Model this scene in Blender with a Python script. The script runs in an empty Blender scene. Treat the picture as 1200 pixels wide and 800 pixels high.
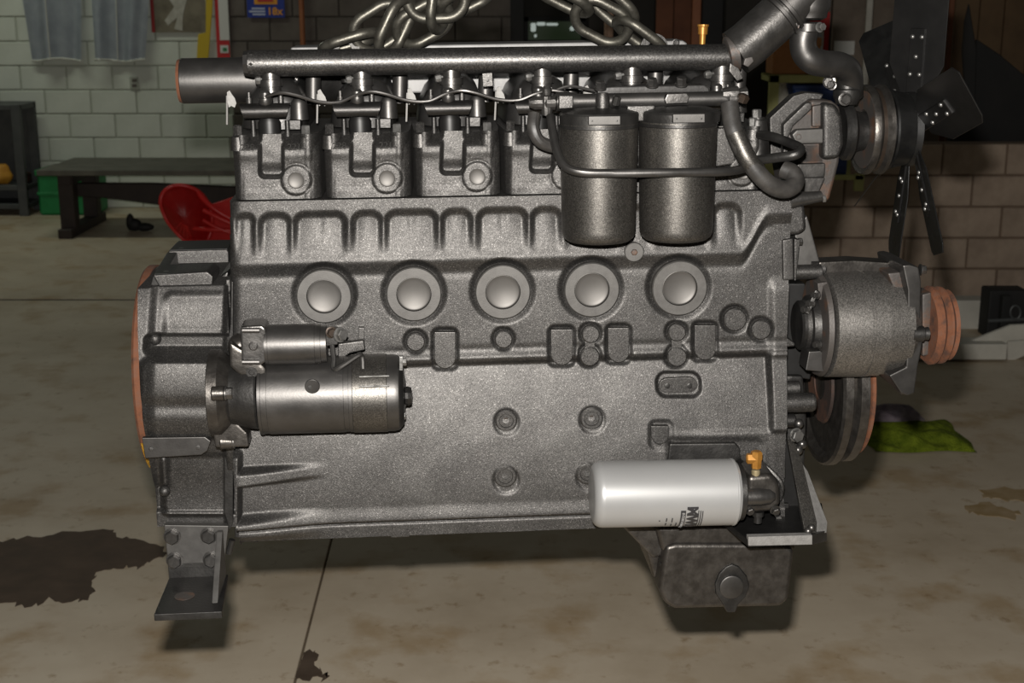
import bpy, bmesh, math, random
import numpy as np
from mathutils import Vector, Matrix, Euler

random.seed(7)
PI = math.pi
R = math.radians
scene = bpy.context.scene
C = scene.collection

# ------------------------------------------------------------------ camera, world, light, exposure
F_PX, PITCH, CAM_H = 1600.0, R(14.04), 1.85
cam_data = bpy.data.cameras.new('camera')
cam_data.sensor_width = 36.0
cam_data.lens = 36.0 * F_PX / 1200.0
cam_data.dof.use_dof = True
cam_data.dof.focus_distance = 2.02
cam_data.dof.aperture_fstop = 12.0
cam_data.clip_start = 0.05
cam = bpy.data.objects.new('camera', cam_data)
cam.location = (0, 0, CAM_H)
cam.rotation_euler = (PI / 2 - PITCH, 0, 0)
C.objects.link(cam)
scene.camera = cam

world = bpy.data.worlds.new('world')
scene.world = world
world.use_nodes = True
bg = world.node_tree.nodes['Background']
bg.inputs[0].default_value = (0.95, 0.94, 0.84, 1)
bg.inputs[1].default_value = 0.034

fl = bpy.data.lights.new('camera_flash', 'AREA')
fl.shape = 'RECTANGLE'; fl.size = 0.035; fl.size_y = 0.02
fl.energy = 110.0
fl.color = (1.0, 0.96, 0.91)
flash = bpy.data.objects.new('camera_flash', fl)
flash.location = (-0.02, 0.03, CAM_H + 0.082)
flash.rotation_euler = (PI / 2 - PITCH, 0, 0)
C.objects.link(flash)

# added overhead fill lights, no lamps seen; they brighten the back of the hall
for i, (lx, ly, e) in enumerate(((-4.4, 10.6, 27.0), (-6.0, 7.0, 3.0))):
    ld = bpy.data.lights.new('back_fill_light', 'AREA'); ld.shape = 'RECTANGLE'; ld.size = 2.4; ld.size_y = 0.25
    ld.energy = e; ld.color = (0.93, 1.0, 0.84)
    lo_ = bpy.data.objects.new('back_fill_light', ld); lo_.location = (lx, ly, 4.2); C.objects.link(lo_)

scene.view_settings.view_transform = 'Standard'
scene.view_settings.look = 'None'
scene.view_settings.gamma = 1.0
scene.view_settings.use_curve_mapping = False
scene.view_settings.exposure = 0.0

# ------------------------------------------------------------------ pixel <-> place
_cp, _sp = math.cos(PITCH), math.sin(PITCH)
CAMV = Vector((0, 0, CAM_H))
def ray(px, py):
    a, b = (px - 600) / F_PX, -(py - 400) / F_PX
    return Vector((a, b * _sp + _cp, b * _cp - _sp))
def W(px, py, Y):                       # world point at depth Y seen at a pixel
    d = ray(px, py); return CAMV + d * (Y / d.y)
def G(px, py, z=0.0):                   # world point on the ground (height z)
    d = ray(px, py); return CAMV + d * ((z - CAM_H) / d.z)

ENG_YAW, ENG_ROLL, ENG_D = R(4.2), R(-0.6), 1.98
ENG_M = Matrix.Translation((0.0, ENG_D, 0.80)) @ Matrix.Rotation(ENG_YAW, 4, 'Z') @ Matrix.Rotation(ENG_ROLL, 4, 'Y')
ENG_I = ENG_M.inverted()
_eo = ENG_I @ CAMV
_er = ENG_I.to_3x3()
def P(px, py, y=0.0):                   # engine-local point at local depth y
    d = _er @ ray(px, py); return _eo + d * ((y - _eo.y) / d.y)
def mp(px, py, y=0.0):                  # metres per pixel there
    return (P(px + 1, py, y) - P(px, py, y)).length
def proj(p):                            # engine-local point -> pixel
    q = ENG_M @ Vector(p) - CAMV
    zc = q.y * _cp - q.z * _sp
    return 600 + F_PX * q.x / zc, 400 - F_PX * (q.y * _sp + q.z * _cp) / zc

# ------------------------------------------------------------------ materials
MATS = {}
def nodes_of(name):
    m = bpy.data.materials.new(name); m.use_nodes = True
    nt = m.node_tree; b = nt.nodes['Principled BSDF']
    MATS[name] = m
    return m, nt, b
def N(nt, kind, **kw):
    n = nt.nodes.new(kind)
    for k, v in kw.items():
        if k in n.inputs: n.inputs[k].default_value = v
        else: setattr(n, k, v)
    return n
def ramp(nt, src, stops):
    r = nt.nodes.new('ShaderNodeValToRGB')
    els = r.color_ramp.elements
    while len(els) < len(stops): els.new(0.5)
    for e, (p, c) in zip(els, stops):
        e.position = p; e.color = (*c, 1) if len(c) == 3 else c
    nt.links.new(src, r.inputs[0]); return r
def mat(name, col, col2=None, metal=0.0, rough=0.5, rough2=None, scale=40.0, bump=0.0, bscale=400.0, bdist=0.001, detail=4.0,
        lo=0.35, hi=0.65, third=None, coat=0.0, spec=0.5):
    m, nt, b = nodes_of(name)
    tc = N(nt, 'ShaderNodeTexCoord')
    n1 = N(nt, 'ShaderNodeTexNoise', Scale=scale, Detail=detail, Roughness=0.6)
    nt.links.new(tc.outputs['Object'], n1.inputs['Vector'])
    stops = [(lo, col), (hi, col2 or col)]
    if third: stops.append((min(0.98, hi + 0.12), third))
    cr = ramp(nt, n1.outputs['Fac'], stops)
    nt.links.new(cr.outputs[0], b.inputs['Base Color'])
    b.inputs['Metallic'].default_value = metal
    b.inputs['Specular IOR Level'].default_value = spec
    if rough2 is not None:
        mr = N(nt, 'ShaderNodeMapRange'); mr.inputs[1].default_value = 0.3; mr.inputs[2].default_value = 0.7
        mr.inputs[3].default_value = rough; mr.inputs[4].default_value = rough2
        nt.links.new(n1.outputs['Fac'], mr.inputs[0]); nt.links.new(mr.outputs[0], b.inputs['Roughness'])
    else:
        b.inputs['Roughness'].default_value = rough
    b.inputs['Coat Weight'].default_value = coat
    if bump:
        n2 = N(nt, 'ShaderNodeTexNoise', Scale=bscale, Detail=3.0, Roughness=0.6)
        nt.links.new(tc.outputs['Object'], n2.inputs['Vector'])
        bp = N(nt, 'ShaderNodeBump', Strength=bump, Distance=bdist)
        nt.links.new(n2.outputs['Fac'], bp.inputs['Height']); nt.links.new(bp.outputs[0], b.inputs['Normal'])
    return m

def cast_mat(name, c1, c2, spark, metal, rough, bump, grain=520.0):
    m, nt, b = nodes_of(name)
    tc = N(nt, 'ShaderNodeTexCoord')
    n1 = N(nt, 'ShaderNodeTexNoise', Scale=14.0, Detail=5.0, Roughness=0.6)
    n2 = N(nt, 'ShaderNodeTexNoise', Scale=grain, Detail=2.0, Roughness=0.7)
    n3 = N(nt, 'ShaderNodeTexVoronoi', Scale=grain * 1.25)
    for n in (n1, n2, n3): nt.links.new(tc.outputs['Object'], n.inputs['Vector'])
    c = ramp(nt, n1.outputs['Fac'], [(0.36, c1), (0.66, c2)])
    sp = ramp(nt, n3.outputs['Color'], [(0.0, (0.45,) * 3), (0.5, (0.9,) * 3), (0.82, (1.3,) * 3), (0.95, (spark,) * 3)])
    mx = N(nt, 'ShaderNodeMix', data_type='RGBA', blend_type='MULTIPLY'); mx.inputs[0].default_value = 1.0
    nt.links.new(c.outputs[0], mx.inputs[6]); nt.links.new(sp.outputs[0], mx.inputs[7])
    nt.links.new(mx.outputs[2], b.inputs['Base Color'])
    b.inputs['Metallic'].default_value = metal; b.inputs['Roughness'].default_value = rough
    bp = N(nt, 'ShaderNodeBump', Strength=bump, Distance=0.0012)
    nt.links.new(n2.outputs['Fac'], bp.inputs['Height']); nt.links.new(bp.outputs[0], b.inputs['Normal'])
cast_mat('cast', (0.05292, 0.05072, 0.04851), (0.07056, 0.06791, 0.06468), 2.6, 0.85, 0.50, 0.32, 700.0)
cast_mat('cast_fine', (0.06195, 0.05914, 0.05632), (0.07885, 0.07603, 0.07251), 2.0, 0.85, 0.46, 0.25, 700.0)
mat('machined', (0.0702, 0.06723, 0.06345), (0.0891, 0.08573, 0.081), metal=0.75, rough=0.50, rough2=0.56, scale=60, bump=0.15, bscale=600, bdist=0.0006)
mat('paint_smooth', (0.0576, 0.05504, 0.05248), (0.07424, 0.07104, 0.06784), metal=0.85, rough=0.38, rough2=0.46, scale=25, bump=0.12, bscale=300, bdist=0.0008)
mat('paint_wet', (0.075, 0.072, 0.06825), (0.099, 0.0945, 0.09), metal=0.85, rough=0.28, rough2=0.42, scale=35, bump=0.3, bscale=160, bdist=0.0012)
cast_mat('canister', (0.068, 0.06375, 0.0578), (0.0884, 0.08296, 0.0748), 1.8, 0.85, 0.42, 0.12, 700.0)
mat('dark_iron', (0.03, 0.0288, 0.02775), (0.0465, 0.045, 0.04275), metal=0.8, rough=0.38, rough2=0.5, scale=30, bump=0.3, bscale=260, bdist=0.0012)
mat('oily_dark', (0.054, 0.0495, 0.045), (0.078, 0.072, 0.06525), metal=0.85, rough=0.34, rough2=0.44, scale=60, bump=0.3, bscale=200, bdist=0.0012)
mat('shadow_steel', (0.0091, 0.00875, 0.0084), (0.014, 0.01365, 0.0133), metal=0.5, rough=0.45, scale=30)  # near-black steel; also carries painted shade on front foot and pad tops
mat('bright_steel', (0.14, 0.1365, 0.1295), (0.21, 0.2065, 0.1995), metal=0.8, rough=0.32, rough2=0.45, scale=80, bump=0.2, bscale=300)
mat('plug_steel', (0.07344, 0.06912, 0.06394), (0.08208, 0.07776, 0.07258), metal=0.6, rough=0.5, scale=20)
mat('pale_plate', (0.112, 0.1104, 0.108), (0.152, 0.1496, 0.1464), metal=0.35, rough=0.5, scale=30, bump=0.1)
mat('rust', (0.03442, 0.01377, 0.006885), (0.09558, 0.0306, 0.009945), metal=0.0, rough=0.85, scale=45, bump=0.5, bscale=250, third=(0.085, 0.035, 0.018), lo=0.3, hi=0.52)
cast_mat('alternator_grey', (0.1265, 0.1193, 0.1102), (0.1592, 0.1509, 0.1408), 1.6, 0.8, 0.44, 0.15, 600.0)
mat('lit_edge_steel', (0.15, 0.145, 0.138), (0.20, 0.195, 0.187), metal=0.35, rough=0.55, scale=90, bump=0.4, bscale=400)  # lit edges of the front foot, painted as a paler steel
cast_mat('rail_paint', (0.062, 0.0595, 0.057), (0.082, 0.079, 0.0755), 1.6, 0.85, 0.40, 0.16, 500.0)
mat('rocker_dark', (0.024, 0.0228, 0.0216), (0.036, 0.0348, 0.0336), metal=0.6, rough=0.36, scale=30, bump=0.2, bscale=160)
mat('rust_dark', (0.01418, 0.006804, 0.004158), (0.05103, 0.0189, 0.00756), metal=0.1, rough=0.75, scale=18, bump=0.4, bscale=250, lo=0.42, hi=0.62)
mat('rust_paint', (0.045, 0.0396, 0.036), (0.09, 0.045, 0.0252), metal=0.35, rough=0.55, scale=26, bump=0.4, bscale=220, lo=0.52, hi=0.68)
mat('fan_black', (0.0049, 0.0049, 0.0049), (0.0084, 0.0084, 0.00805), metal=0.4, rough=0.34, rough2=0.5, scale=30)
mat('fan_dark', (0.0084, 0.00819, 0.00798), (0.0126, 0.01218, 0.01176), metal=0.55, rough=0.38, scale=30)
mat('filter_white', (0.2244, 0.2244, 0.2218), (0.2404, 0.2404, 0.2378), metal=0.3, rough=0.40, scale=10, coat=0.1)
mat('print_black', (0.012, 0.012, 0.014), rough=0.5)
mat('rubber', (0.0165, 0.01537, 0.01425), (0.0285, 0.02625, 0.024), rough=0.5, scale=60, bump=0.2, bscale=300)
mat('brass', (0.255, 0.1105, 0.017), (0.323, 0.153, 0.02975), metal=0.5, rough=0.42, scale=80)
mat('brass_pale', (0.27, 0.216, 0.12), (0.33, 0.276, 0.168), metal=0.6, rough=0.4, scale=80)
mat('bronze_dark', (0.028, 0.0208, 0.016), (0.044, 0.0304, 0.0216), metal=0.6, rough=0.42, scale=60)
mat('chain_steel', (0.05915, 0.05551, 0.0455), (0.091, 0.08645, 0.07189), metal=0.75, rough=0.36, rough2=0.5, scale=60, bump=0.3, bscale=250)
mat('yellow_paint', (0.372, 0.192, 0.012), (0.42, 0.24, 0.018), rough=0.6, scale=60)
mat('white_paint_chip', (0.2232, 0.2196, 0.2088), (0.162, 0.1548, 0.144), rough=0.6, scale=200)

# place materials
mat('wall_white', (0.60, 0.63, 0.55), (0.68, 0.71, 0.63), rough=0.8, scale=3.5, bump=0.3, bscale=60, bdist=0.004)
mat('wall_grey', (0.115, 0.098, 0.085), (0.16, 0.138, 0.12), rough=0.9, scale=5, bump=0.4, bscale=60, bdist=0.005)
mat('block_brown', (0.32, 0.245, 0.185), (0.43, 0.335, 0.255), rough=0.92, scale=6, bump=0.5, bscale=70, bdist=0.005)
mat('mortar_white', (0.40, 0.42, 0.36), (0.47, 0.49, 0.42), rough=0.95, scale=8)
mat('mortar_dark', (0.16, 0.115, 0.08), (0.21, 0.15, 0.105), rough=0.95, scale=8)
mat('mortar_grey', (0.075, 0.065, 0.055), rough=0.95)
mat('joint_black', (0.02, 0.015, 0.010), (0.05, 0.04, 0.028), rough=0.95, scale=3)
mat('dark_room', (0.030, 0.027, 0.024), (0.042, 0.038, 0.033), rough=0.95, scale=4)
mat('bench_top', (0.0975, 0.09425, 0.07475), (0.143, 0.1365, 0.1105), rough=0.7, scale=8)
mat('bench_frame', (0.021, 0.014, 0.0112), (0.0315, 0.021, 0.0168), rough=0.6, scale=10)
mat('shelf_steel', (0.075, 0.08, 0.082), (0.10, 0.105, 0.105), metal=0.3, rough=0.5, scale=10)
mat('crate_green', (0.012, 0.20, 0.055), (0.018, 0.25, 0.075), rough=0.5, scale=10)
mat('plastic_red', (0.52, 0.012, 0.012), (0.60, 0.02, 0.018), rough=0.35, scale=10)
mat('cloth_pale', (0.50, 0.54, 0.60), (0.60, 0.64, 0.69), rough=0.9, scale=9)
mat('cloth_hem', (0.62, 0.62, 0.56), rough=0.9)
mat('poster_dark', (0.13, 0.11, 0.075), (0.24, 0.21, 0.15), rough=0.6, scale=6)
mat('poster_light', (0.40, 0.38, 0.32), (0.52, 0.50, 0.44), rough=0.6, scale=20)
mat('sign_red', (0.55, 0.02, 0.02), rough=0.5)
mat('sign_dark_red', (0.30, 0.015, 0.015), rough=0.5)
mat('sign_yellow', (0.62, 0.44, 0.02), rough=0.5)
mat('sign_white', (0.70, 0.70, 0.66), rough=0.5)
mat('sign_blue', (0.006, 0.035, 0.30), rough=0.5)
mat('sign_orange', (0.85, 0.36, 0.02), rough=0.5)
mat('print_pale', (0.55, 0.60, 0.75), rough=0.5)
mat('pipe_brown', (0.30, 0.10, 0.035), (0.36, 0.13, 0.05), rough=0.6, scale=10)
mat('wood_dark', (0.085, 0.05, 0.022), (0.125, 0.075, 0.034), rough=0.75, scale=5)
mat('wood_grey', (0.17, 0.135, 0.105), (0.24, 0.195, 0.155), rough=0.85, scale=6)
mat('wood_red', (0.13, 0.045, 0.02), (0.19, 0.07, 0.03), rough=0.75, scale=5)
mat('cardboard', (0.36, 0.16, 0.06), (0.43, 0.20, 0.08), rough=0.85, scale=8)
mat('frame_lime', (0.42, 0.42, 0.16), (0.5, 0.5, 0.2), rough=0.6, scale=8)
mat('bin_blue', (0.008, 0.03, 0.12), (0.012, 0.04, 0.16), rough=0.5)
mat('jug_white', (0.55, 0.53, 0.46), (0.62, 0.60, 0.53), rough=0.5, scale=10)
mat('black_matte', (0.008, 0.008, 0.008), (0.014, 0.013, 0.012), rough=0.7, scale=5)
mat('crane_white', (0.50, 0.48, 0.42), (0.60, 0.58, 0.51), rough=0.6, scale=6)
mat('rag_green', (0.17, 0.24, 0.01), (0.36, 0.45, 0.03), rough=0.95, scale=22, bump=0.8, bscale=120, bdist=0.01)
mat('rag_purple', (0.3146, 0.2574, 0.3003), (0.4576, 0.3861, 0.429), rough=0.95, scale=40, bump=0.6, bscale=150, bdist=0.006)
mat('tan_post', (0.55, 0.36, 0.26), (0.62, 0.42, 0.31), rough=0.6)
mat('orange_part', (0.50, 0.22, 0.02), (0.60, 0.30, 0.03), rough=0.6, scale=10)
mat('oil_wet', (0.075, 0.052, 0.036), (0.115, 0.083, 0.06), rough=0.6, rough2=0.75, spec=0.25, scale=9, bump=0.15, bscale=60)
mat('oil_tan', (0.34, 0.235, 0.11), (0.44, 0.33, 0.20), rough=0.6, scale=14)

def floor_material():
    m, nt, b = nodes_of('concrete')
    tc = N(nt, 'ShaderNodeTexCoord')
    n1 = N(nt, 'ShaderNodeTexNoise', Scale=1.1, Detail=6.0, Roughness=0.65)
    n2 = N(nt, 'ShaderNodeTexNoise', Scale=13.0, Detail=6.0, Roughness=0.68)
    n3 = N(nt, 'ShaderNodeTexNoise', Scale=3.6, Detail=6.0, Roughness=0.55)
    for n in (n1, n2, n3): nt.links.new(tc.outputs['Object'], n.inputs['Vector'])
    c1 = ramp(nt, n1.outputs['Fac'], [(0.28, (0.45, 0.365, 0.26)), (0.52, (0.58, 0.49, 0.37)), (0.72, (0.65, 0.565, 0.44))])
    st = ramp(nt, n2.outputs['Fac'], [(0.58, (1, 1, 1)), (0.70, (0.62, 0.53, 0.42)), (0.76, (0.3, 0.24, 0.18))])
    s2 = ramp(nt, n3.outputs['Fac'], [(0.52, (1, 1, 1)), (0.66, (0.74, 0.64, 0.5))])
    mx = N(nt, 'ShaderNodeMix', data_type='RGBA', blend_type='MULTIPLY'); mx.inputs[0].default_value = 0.8
    nt.links.new(c1.outputs[0], mx.inputs[6]); nt.links.new(st.outputs[0], mx.inputs[7])
    my = N(nt, 'ShaderNodeMix', data_type='RGBA', blend_type='MULTIPLY'); my.inputs[0].default_value = 0.8
    nt.links.new(mx.outputs[2], my.inputs[6]); nt.links.new(s2.outputs[0], my.inputs[7])
    nt.links.new(my.outputs[2], b.inputs['Base Color'])
    rr = ramp(nt, n3.outputs['Fac'], [(0.35, (0.38,) * 3), (0.7, (0.62,) * 3)])
    nt.links.new(rr.outputs[0], b.inputs['Roughness'])
    bp = N(nt, 'ShaderNodeBump', Strength=0.15, Distance=0.003)
    nt.links.new(n2.outputs['Fac'], bp.inputs['Height']); nt.links.new(bp.outputs[0], b.inputs['Normal'])
floor_material()
def emit(name, col, s):
    m, nt, b = nodes_of(name)
    b.inputs['Base Color'].default_value = (0, 0, 0, 1)
    b.inputs['Emission Color'].default_value = (*col, 1); b.inputs['Emission Strength'].default_value = s
emit('day_white', (0.75, 0.85, 0.78), 0.40)
emit('day_green', (0.06, 0.09, 0.045), 0.14)

# ------------------------------------------------------------------ mesh helpers
def link(o, parent=None):
    C.objects.link(o)
    if parent is not None: o.parent = parent
    return o
def mesh_of(bm, name, material, smooth=38):
    bmesh.ops.recalc_face_normals(bm, faces=bm.faces)
    me = bpy.data.meshes.new(name); bm.to_mesh(me); bm.free()
    me.materials.append(MATS[material])
    if smooth:
        me.shade_smooth(); me.set_sharp_from_angle(angle=R(smooth))
    return me
def obj(name, bm, material, parent=None, smooth=30, label=None):
    o = bpy.data.objects.new(name, mesh_of(bm, name, material, smooth))
    if label: o['label'] = label
    if smooth:
        wn = o.modifiers.new('weighted_normals', 'WEIGHTED_NORMAL'); wn.keep_sharp = True
    return link(o, parent)
def inst(name, me, parent, loc=(0, 0, 0), rot=None):
    o = bpy.data.objects.new(name, me); link(o, parent)
    o.location = loc
    if rot is not None: o.rotation_euler = rot
    return o
def tag(o, label, cat, group=None, kind=None):
    if label: o['label'] = label
    if cat: o['category'] = cat
    if group: o['group'] = group
    if kind: o['kind'] = kind
    return o
def empty(name, loc=(0, 0, 0), rotz=0.0):
    e = bpy.data.objects.new(name, None); e.empty_display_size = 0.05
    e.location = loc; e.rotation_euler = (0, 0, rotz)
    return link(e)
def BM(): return bmesh.new()
def bevel(bm, w, seg=2, ang=30):
    if w <= 0: return bm
    bm.normal_update()
    es = [e for e in bm.edges if len(e.link_faces) == 2 and e.calc_face_angle(0) > R(ang)]
    bmesh.ops.bevel(bm, geom=es, offset=w, segments=seg, profile=0.5, affect='EDGES', clamp_overlap=True)
    return bm
def frame(axis):
    a = Vector(axis).normalized()
    h = Vector((0, 0, 1)) if abs(a.z) < 0.9 else Vector((1, 0, 0))
    u = h.cross(a).normalized(); v = a.cross(u).normalized()
    return a, u, v
def add_box(bm, x0, x1, y0, y1, z0, z1):
    m = Matrix.Translation(((x0 + x1) / 2, (y0 + y1) / 2, (z0 + z1) / 2)) @ Matrix.Diagonal((abs(x1 - x0), abs(y1 - y0), abs(z1 - z0), 1))
    bmesh.ops.create_cube(bm, size=1.0, matrix=m); return bm
def box(x0, x1, y0, y1, z0, z1, bv=0.0, seg=2):
    return bevel(add_box(BM(), x0, x1, y0, y1, z0, z1), bv, seg)
def add_prism(bm, pts, off):            # pts: list of Vector (planar polygon), off: extrusion Vector
    off = Vector(off)
    a = [bm.verts.new(p) for p in pts]; b = [bm.verts.new(Vector(p) + off) for p in pts]
    n = len(pts)
    bm.faces.new(a); bm.faces.new(list(reversed(b)))
    for i in range(n): bm.faces.new((a[i], b[i], b[(i + 1) % n], a[(i + 1) % n]))
    return bm
def prism(pts, off, bv=0.0, seg=2, ang=30): return bevel(add_prism(BM(), [Vector(p) for p in pts], off), bv, seg, ang)
def ppoly(px, y0, y1, bv=0.0, seg=2, ang=30):   # pixel outline at local depth y0, extruded to y1
    return prism([P(u, v, y0) for u, v in px], (0, y1 - y0, 0), bv, seg, ang)
def add_lathe(bm, o, axis, prof, seg=32, close=False):
    a, u, v = frame(axis); o = Vector(o); rings = []
    for t, r in prof:
        if r < 1e-6: rings.append([bm.verts.new(o + a * t)])
        else: rings.append([bm.verts.new(o + a * t + (u * math.cos(2 * PI * k / seg) + v * math.sin(2 * PI * k / seg)) * r) for k in range(seg)])
    def bridge(p, q):
        if len(p) == 1 and len(q) == 1: return
        for k in range(seg):
            j = (k + 1) % seg
            if len(p) == 1: bm.faces.new((p[0], q[j], q[k]))
            elif len(q) == 1: bm.faces.new((p[k], p[j], q[0]))
            else: bm.faces.new((p[k], p[j], q[j], q[k]))
    for p, q in zip(rings, rings[1:]): bridge(p, q)
    if close: bridge(rings[-1], rings[0])
    else:
        for rg in (rings[0], rings[-1]):
            if len(rg) > 1: bm.faces.new(rg)
    return bm
def lathe(o, axis, prof, seg=32, close=False): return add_lathe(BM(), o, axis, prof, seg, close)
def cyl(o, axis, length, r, seg=24, ch=0.0):
    ch = ch or min(r, length) * 0.08
    return lathe(o, axis, [(0, r - ch), (ch, r), (length - ch, r), (length, r - ch)], seg)
def spline(pts, n=8):
    pts = [Vector(p) for p in pts]
    if len(pts) < 3: return pts
    q = [pts[0] * 2 - pts[1]] + pts + [pts[-1] * 2 - pts[-2]]; out = []
    for i in range(1, len(q) - 2):
        for k in range(n):
            t = k / n; a, b, c, d = q[i - 1], q[i], q[i + 1], q[i + 2]
            out.append(0.5 * ((2 * b) + (c - a) * t + (2 * a - 5 * b + 4 * c - d) * t * t + (3 * b - a - 3 * c + d) * t ** 3))
    out.append(pts[-1]); return out
def add_tube(bm, pts, r, seg=12, closed=False, caps=True):
    pts = [Vector(p) for p in pts]; n = len(pts)
    rad = r if isinstance(r, (list, tuple)) else [r] * n
    rings = []; up = None
    for i, p in enumerate(pts):
        if closed: t = (pts[(i + 1) % n] - pts[i - 1]).normalized()
        else: t = (pts[min(i + 1, n - 1)] - pts[max(i - 1, 0)]).normalized()
        if up is None:
            up = frame(t)[1]
        up = (up - t * up.dot(t)).normalized(); w = t.cross(up)
        rings.append([bm.verts.new(p + (up * math.cos(2 * PI * k / seg) + w * math.sin(2 * PI * k / seg)) * rad[i]) for k in range(seg)])
    m = n if closed else n - 1
    for i in range(m):
        a, b = rings[i], rings[(i + 1) % n]
        for k in range(seg): bm.faces.new((a[k], a[(k + 1) % seg], b[(k + 1) % seg], b[k]))
    if not closed and caps:
        bm.faces.new(rings[0]); bm.faces.new(rings[-1])
    return bm
def tube(pts, r, seg=12, n=0, closed=False): return add_tube(BM(), spline(pts, n) if n else pts, r, seg, closed)
def ptube(px, r_px, seg=12, n=6):       # px: (u, v, y) list; radius in pixels at the first point
    return tube([P(*p) for p in px], r_px * mp(*px[0]), seg, n)
def plathe(u, v, y, prof_mm_px, seg=32):   # axis towards the camera; profile (mm towards camera, radius px)
    s = mp(u, v, y)
    return lathe(P(u, v, y), (0, -1, 0), [(t * 0.001, r * s) for t, r in prof_mm_px], seg)
def hexbolt(r, h, washer=1.25):         # along +Z
    bm = BM()
    if washer: add_lathe(bm, (0, 0, 0), (0, 0, 1), [(0, r * washer), (h * 0.18, r * washer), (h * 0.2, r * washer * 0.95)], 20)
    add_lathe(bm, (0, 0, h * 0.16), (0, 0, 1), [(0, r), (h * 0.72, r), (h * 0.84, r * 0.86)], 6)
    return bm
BOLT = {}
def bolt(parent, p, axis, r, h=None, material='dark_iron', name='bolt', washer=1.25):
    h = h or r * 1.1
    key = (round(r, 4), round(h, 4), material, washer)
    if key not in BOLT: BOLT[key] = mesh_of(hexbolt(r, h, washer), 'bolt', material, 30)
    q = Vector((0, 0, 1)).rotation_difference(Vector(axis).normalized())
    return inst(name, BOLT[key], parent, p, q.to_euler())
def pbolt(parent, u, v, y, r_px, material='dark_iron', axis=(0, -1, 0), hf=1.1, washer=1.25):
    r = r_px * mp(u, v, y)
    return bolt(parent, P(u, v, y), axis, r, r * hf, material, washer=washer)
def text_mesh(s, size, depth, material, bold=0.0):
    cu = bpy.data.curves.new('t', 'FONT'); cu.body = s; cu.size = size; cu.extrude = depth; cu.offset = bold
    cu.align_x = 'CENTER'; cu.align_y = 'CENTER'; cu.resolution_u = 3
    o = bpy.data.objects.new('t', cu); C.objects.link(o)
    dg = bpy.context.evaluated_depsgraph_get(); dg.update()
    me = bpy.data.meshes.new_from_object(o.evaluated_get(dg))
    bpy.data.objects.remove(o); bpy.data.curves.remove(cu)
    me.materials.clear(); me.materials.append(MATS[material]); return me

# ---- height field helpers (numpy): a casting's face as real relief, heights in mm towards the viewer
def ss(a, b, x):
    t = np.clip((x - a) / (b - a), 0, 1); return t * t * (3 - 2 * t)
def s_circ(u, v, cx, cy, r): return np.hypot(u - cx, v - cy) - r
def s_box(u, v, cx, cy, hx, hy, r=0.0):
    dx = np.abs(u - cx) - hx + r; dy = np.abs(v - cy) - hy + r
    return np.hypot(np.maximum(dx, 0), np.maximum(dy, 0)) + np.minimum(np.maximum(dx, dy), 0) - r
def msk(sd, w): return 1 - ss(-w, w, sd)
def to(h, m, H): return h * (1 - m) + H * m
def relief(name, x0, x1, z0, z1, step, hfun, yback, material, parent, y0=0.0, local=None, cut=None):
    nx, nz = int((x1 - x0) / step) + 1, int((z1 - z0) / step) + 1
    X, Z = np.meshgrid(np.linspace(x0, x1, nx), np.linspace(z0, z1, nz), indexing='ij')
    h = hfun(X, Z)
    Y = y0 - h * 0.001
    Y = np.minimum(Y, yback - 0.001)
    co = np.stack([X, Y, Z], -1).reshape(-1, 3)
    idx = np.arange(nx * nz).reshape(nx, nz)
    q = np.stack([idx[:-1, :-1], idx[1:, :-1], idx[1:, 1:], idx[:-1, 1:]], -1).reshape(-1, 4)
    per = np.concatenate([idx[:-1, 0], idx[-1, :-1], idx[::-1][:-1, -1], idx[0, ::-1][:-1]])
    back = co[per].copy(); back[:, 1] = yback
    b0 = nx * nz; m = len(per); bi = np.arange(m) + b0
    sq = np.stack([per, bi, np.roll(bi, -1), np.roll(per, -1)], -1)
    faces = [tuple(f) for f in np.concatenate([q, sq]).tolist()] + [tuple(bi.tolist())]
    me = bpy.data.meshes.new(name)
    me.from_pydata(np.concatenate([co, back]).tolist(), [], faces)
    me.update(); me.materials.append(MATS[material]); me.shade_smooth(); me.set_sharp_from_angle(angle=R(62))
    o = bpy.data.objects.new(name, me)
    return link(o, parent)
_Mw = np.array(ENG_M)
def pix_np(X, Z, y=0.0):
    q = np.stack([X, np.full_like(X, y), Z, np.ones_like(X)], -1) @ _Mw.T
    qx, qy, qz = q[..., 0], q[..., 1], q[..., 2] - CAM_H
    zc = qy * _cp - qz * _sp
    return 600 + F_PX * qx / zc, 400 - F_PX * (qy * _sp + qz * _cp) / zc

# ================================================================== THE PLACE
# ---- floor: slabs with saw-cut joints
JA, JB = G(389, 630), G(345, 800)
JK = (JB.x - JA.x) / (JB.y - JA.y)
JY = G(80, 351).y
def jx(y): return JA.x + JK * (y - JA.y)
floor = obj('floor', box(-9, 9, -3, 17, -0.22, -0.05), 'mortar_grey'); tag(floor, 'pale worn concrete workshop floor', None, kind='structure')
gap = 0.006
for (ya, yb) in ((-2.5, JY - 0.022), (JY + 0.022, 16.5)):
    for side in (-1, 1):
        if side < 0: pts = [(-8, ya), (jx(ya) - gap * .6, ya), (jx(yb) - gap * .6, yb), (-8, yb)]
        else: pts = [(jx(ya) + gap * .6, ya), (8, ya), (8, yb), (jx(yb) + gap * .6, yb)]
        obj('floor_slab', prism([Vector((x, y, 0)) for x, y in pts], (0, 0, -0.10), 0.002, 1), 'concrete', floor)
obj('joint_filler', box(-8, 8, JY - 0.021, JY + 0.021, -0.049, -0.002), 'joint_black', floor)
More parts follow.
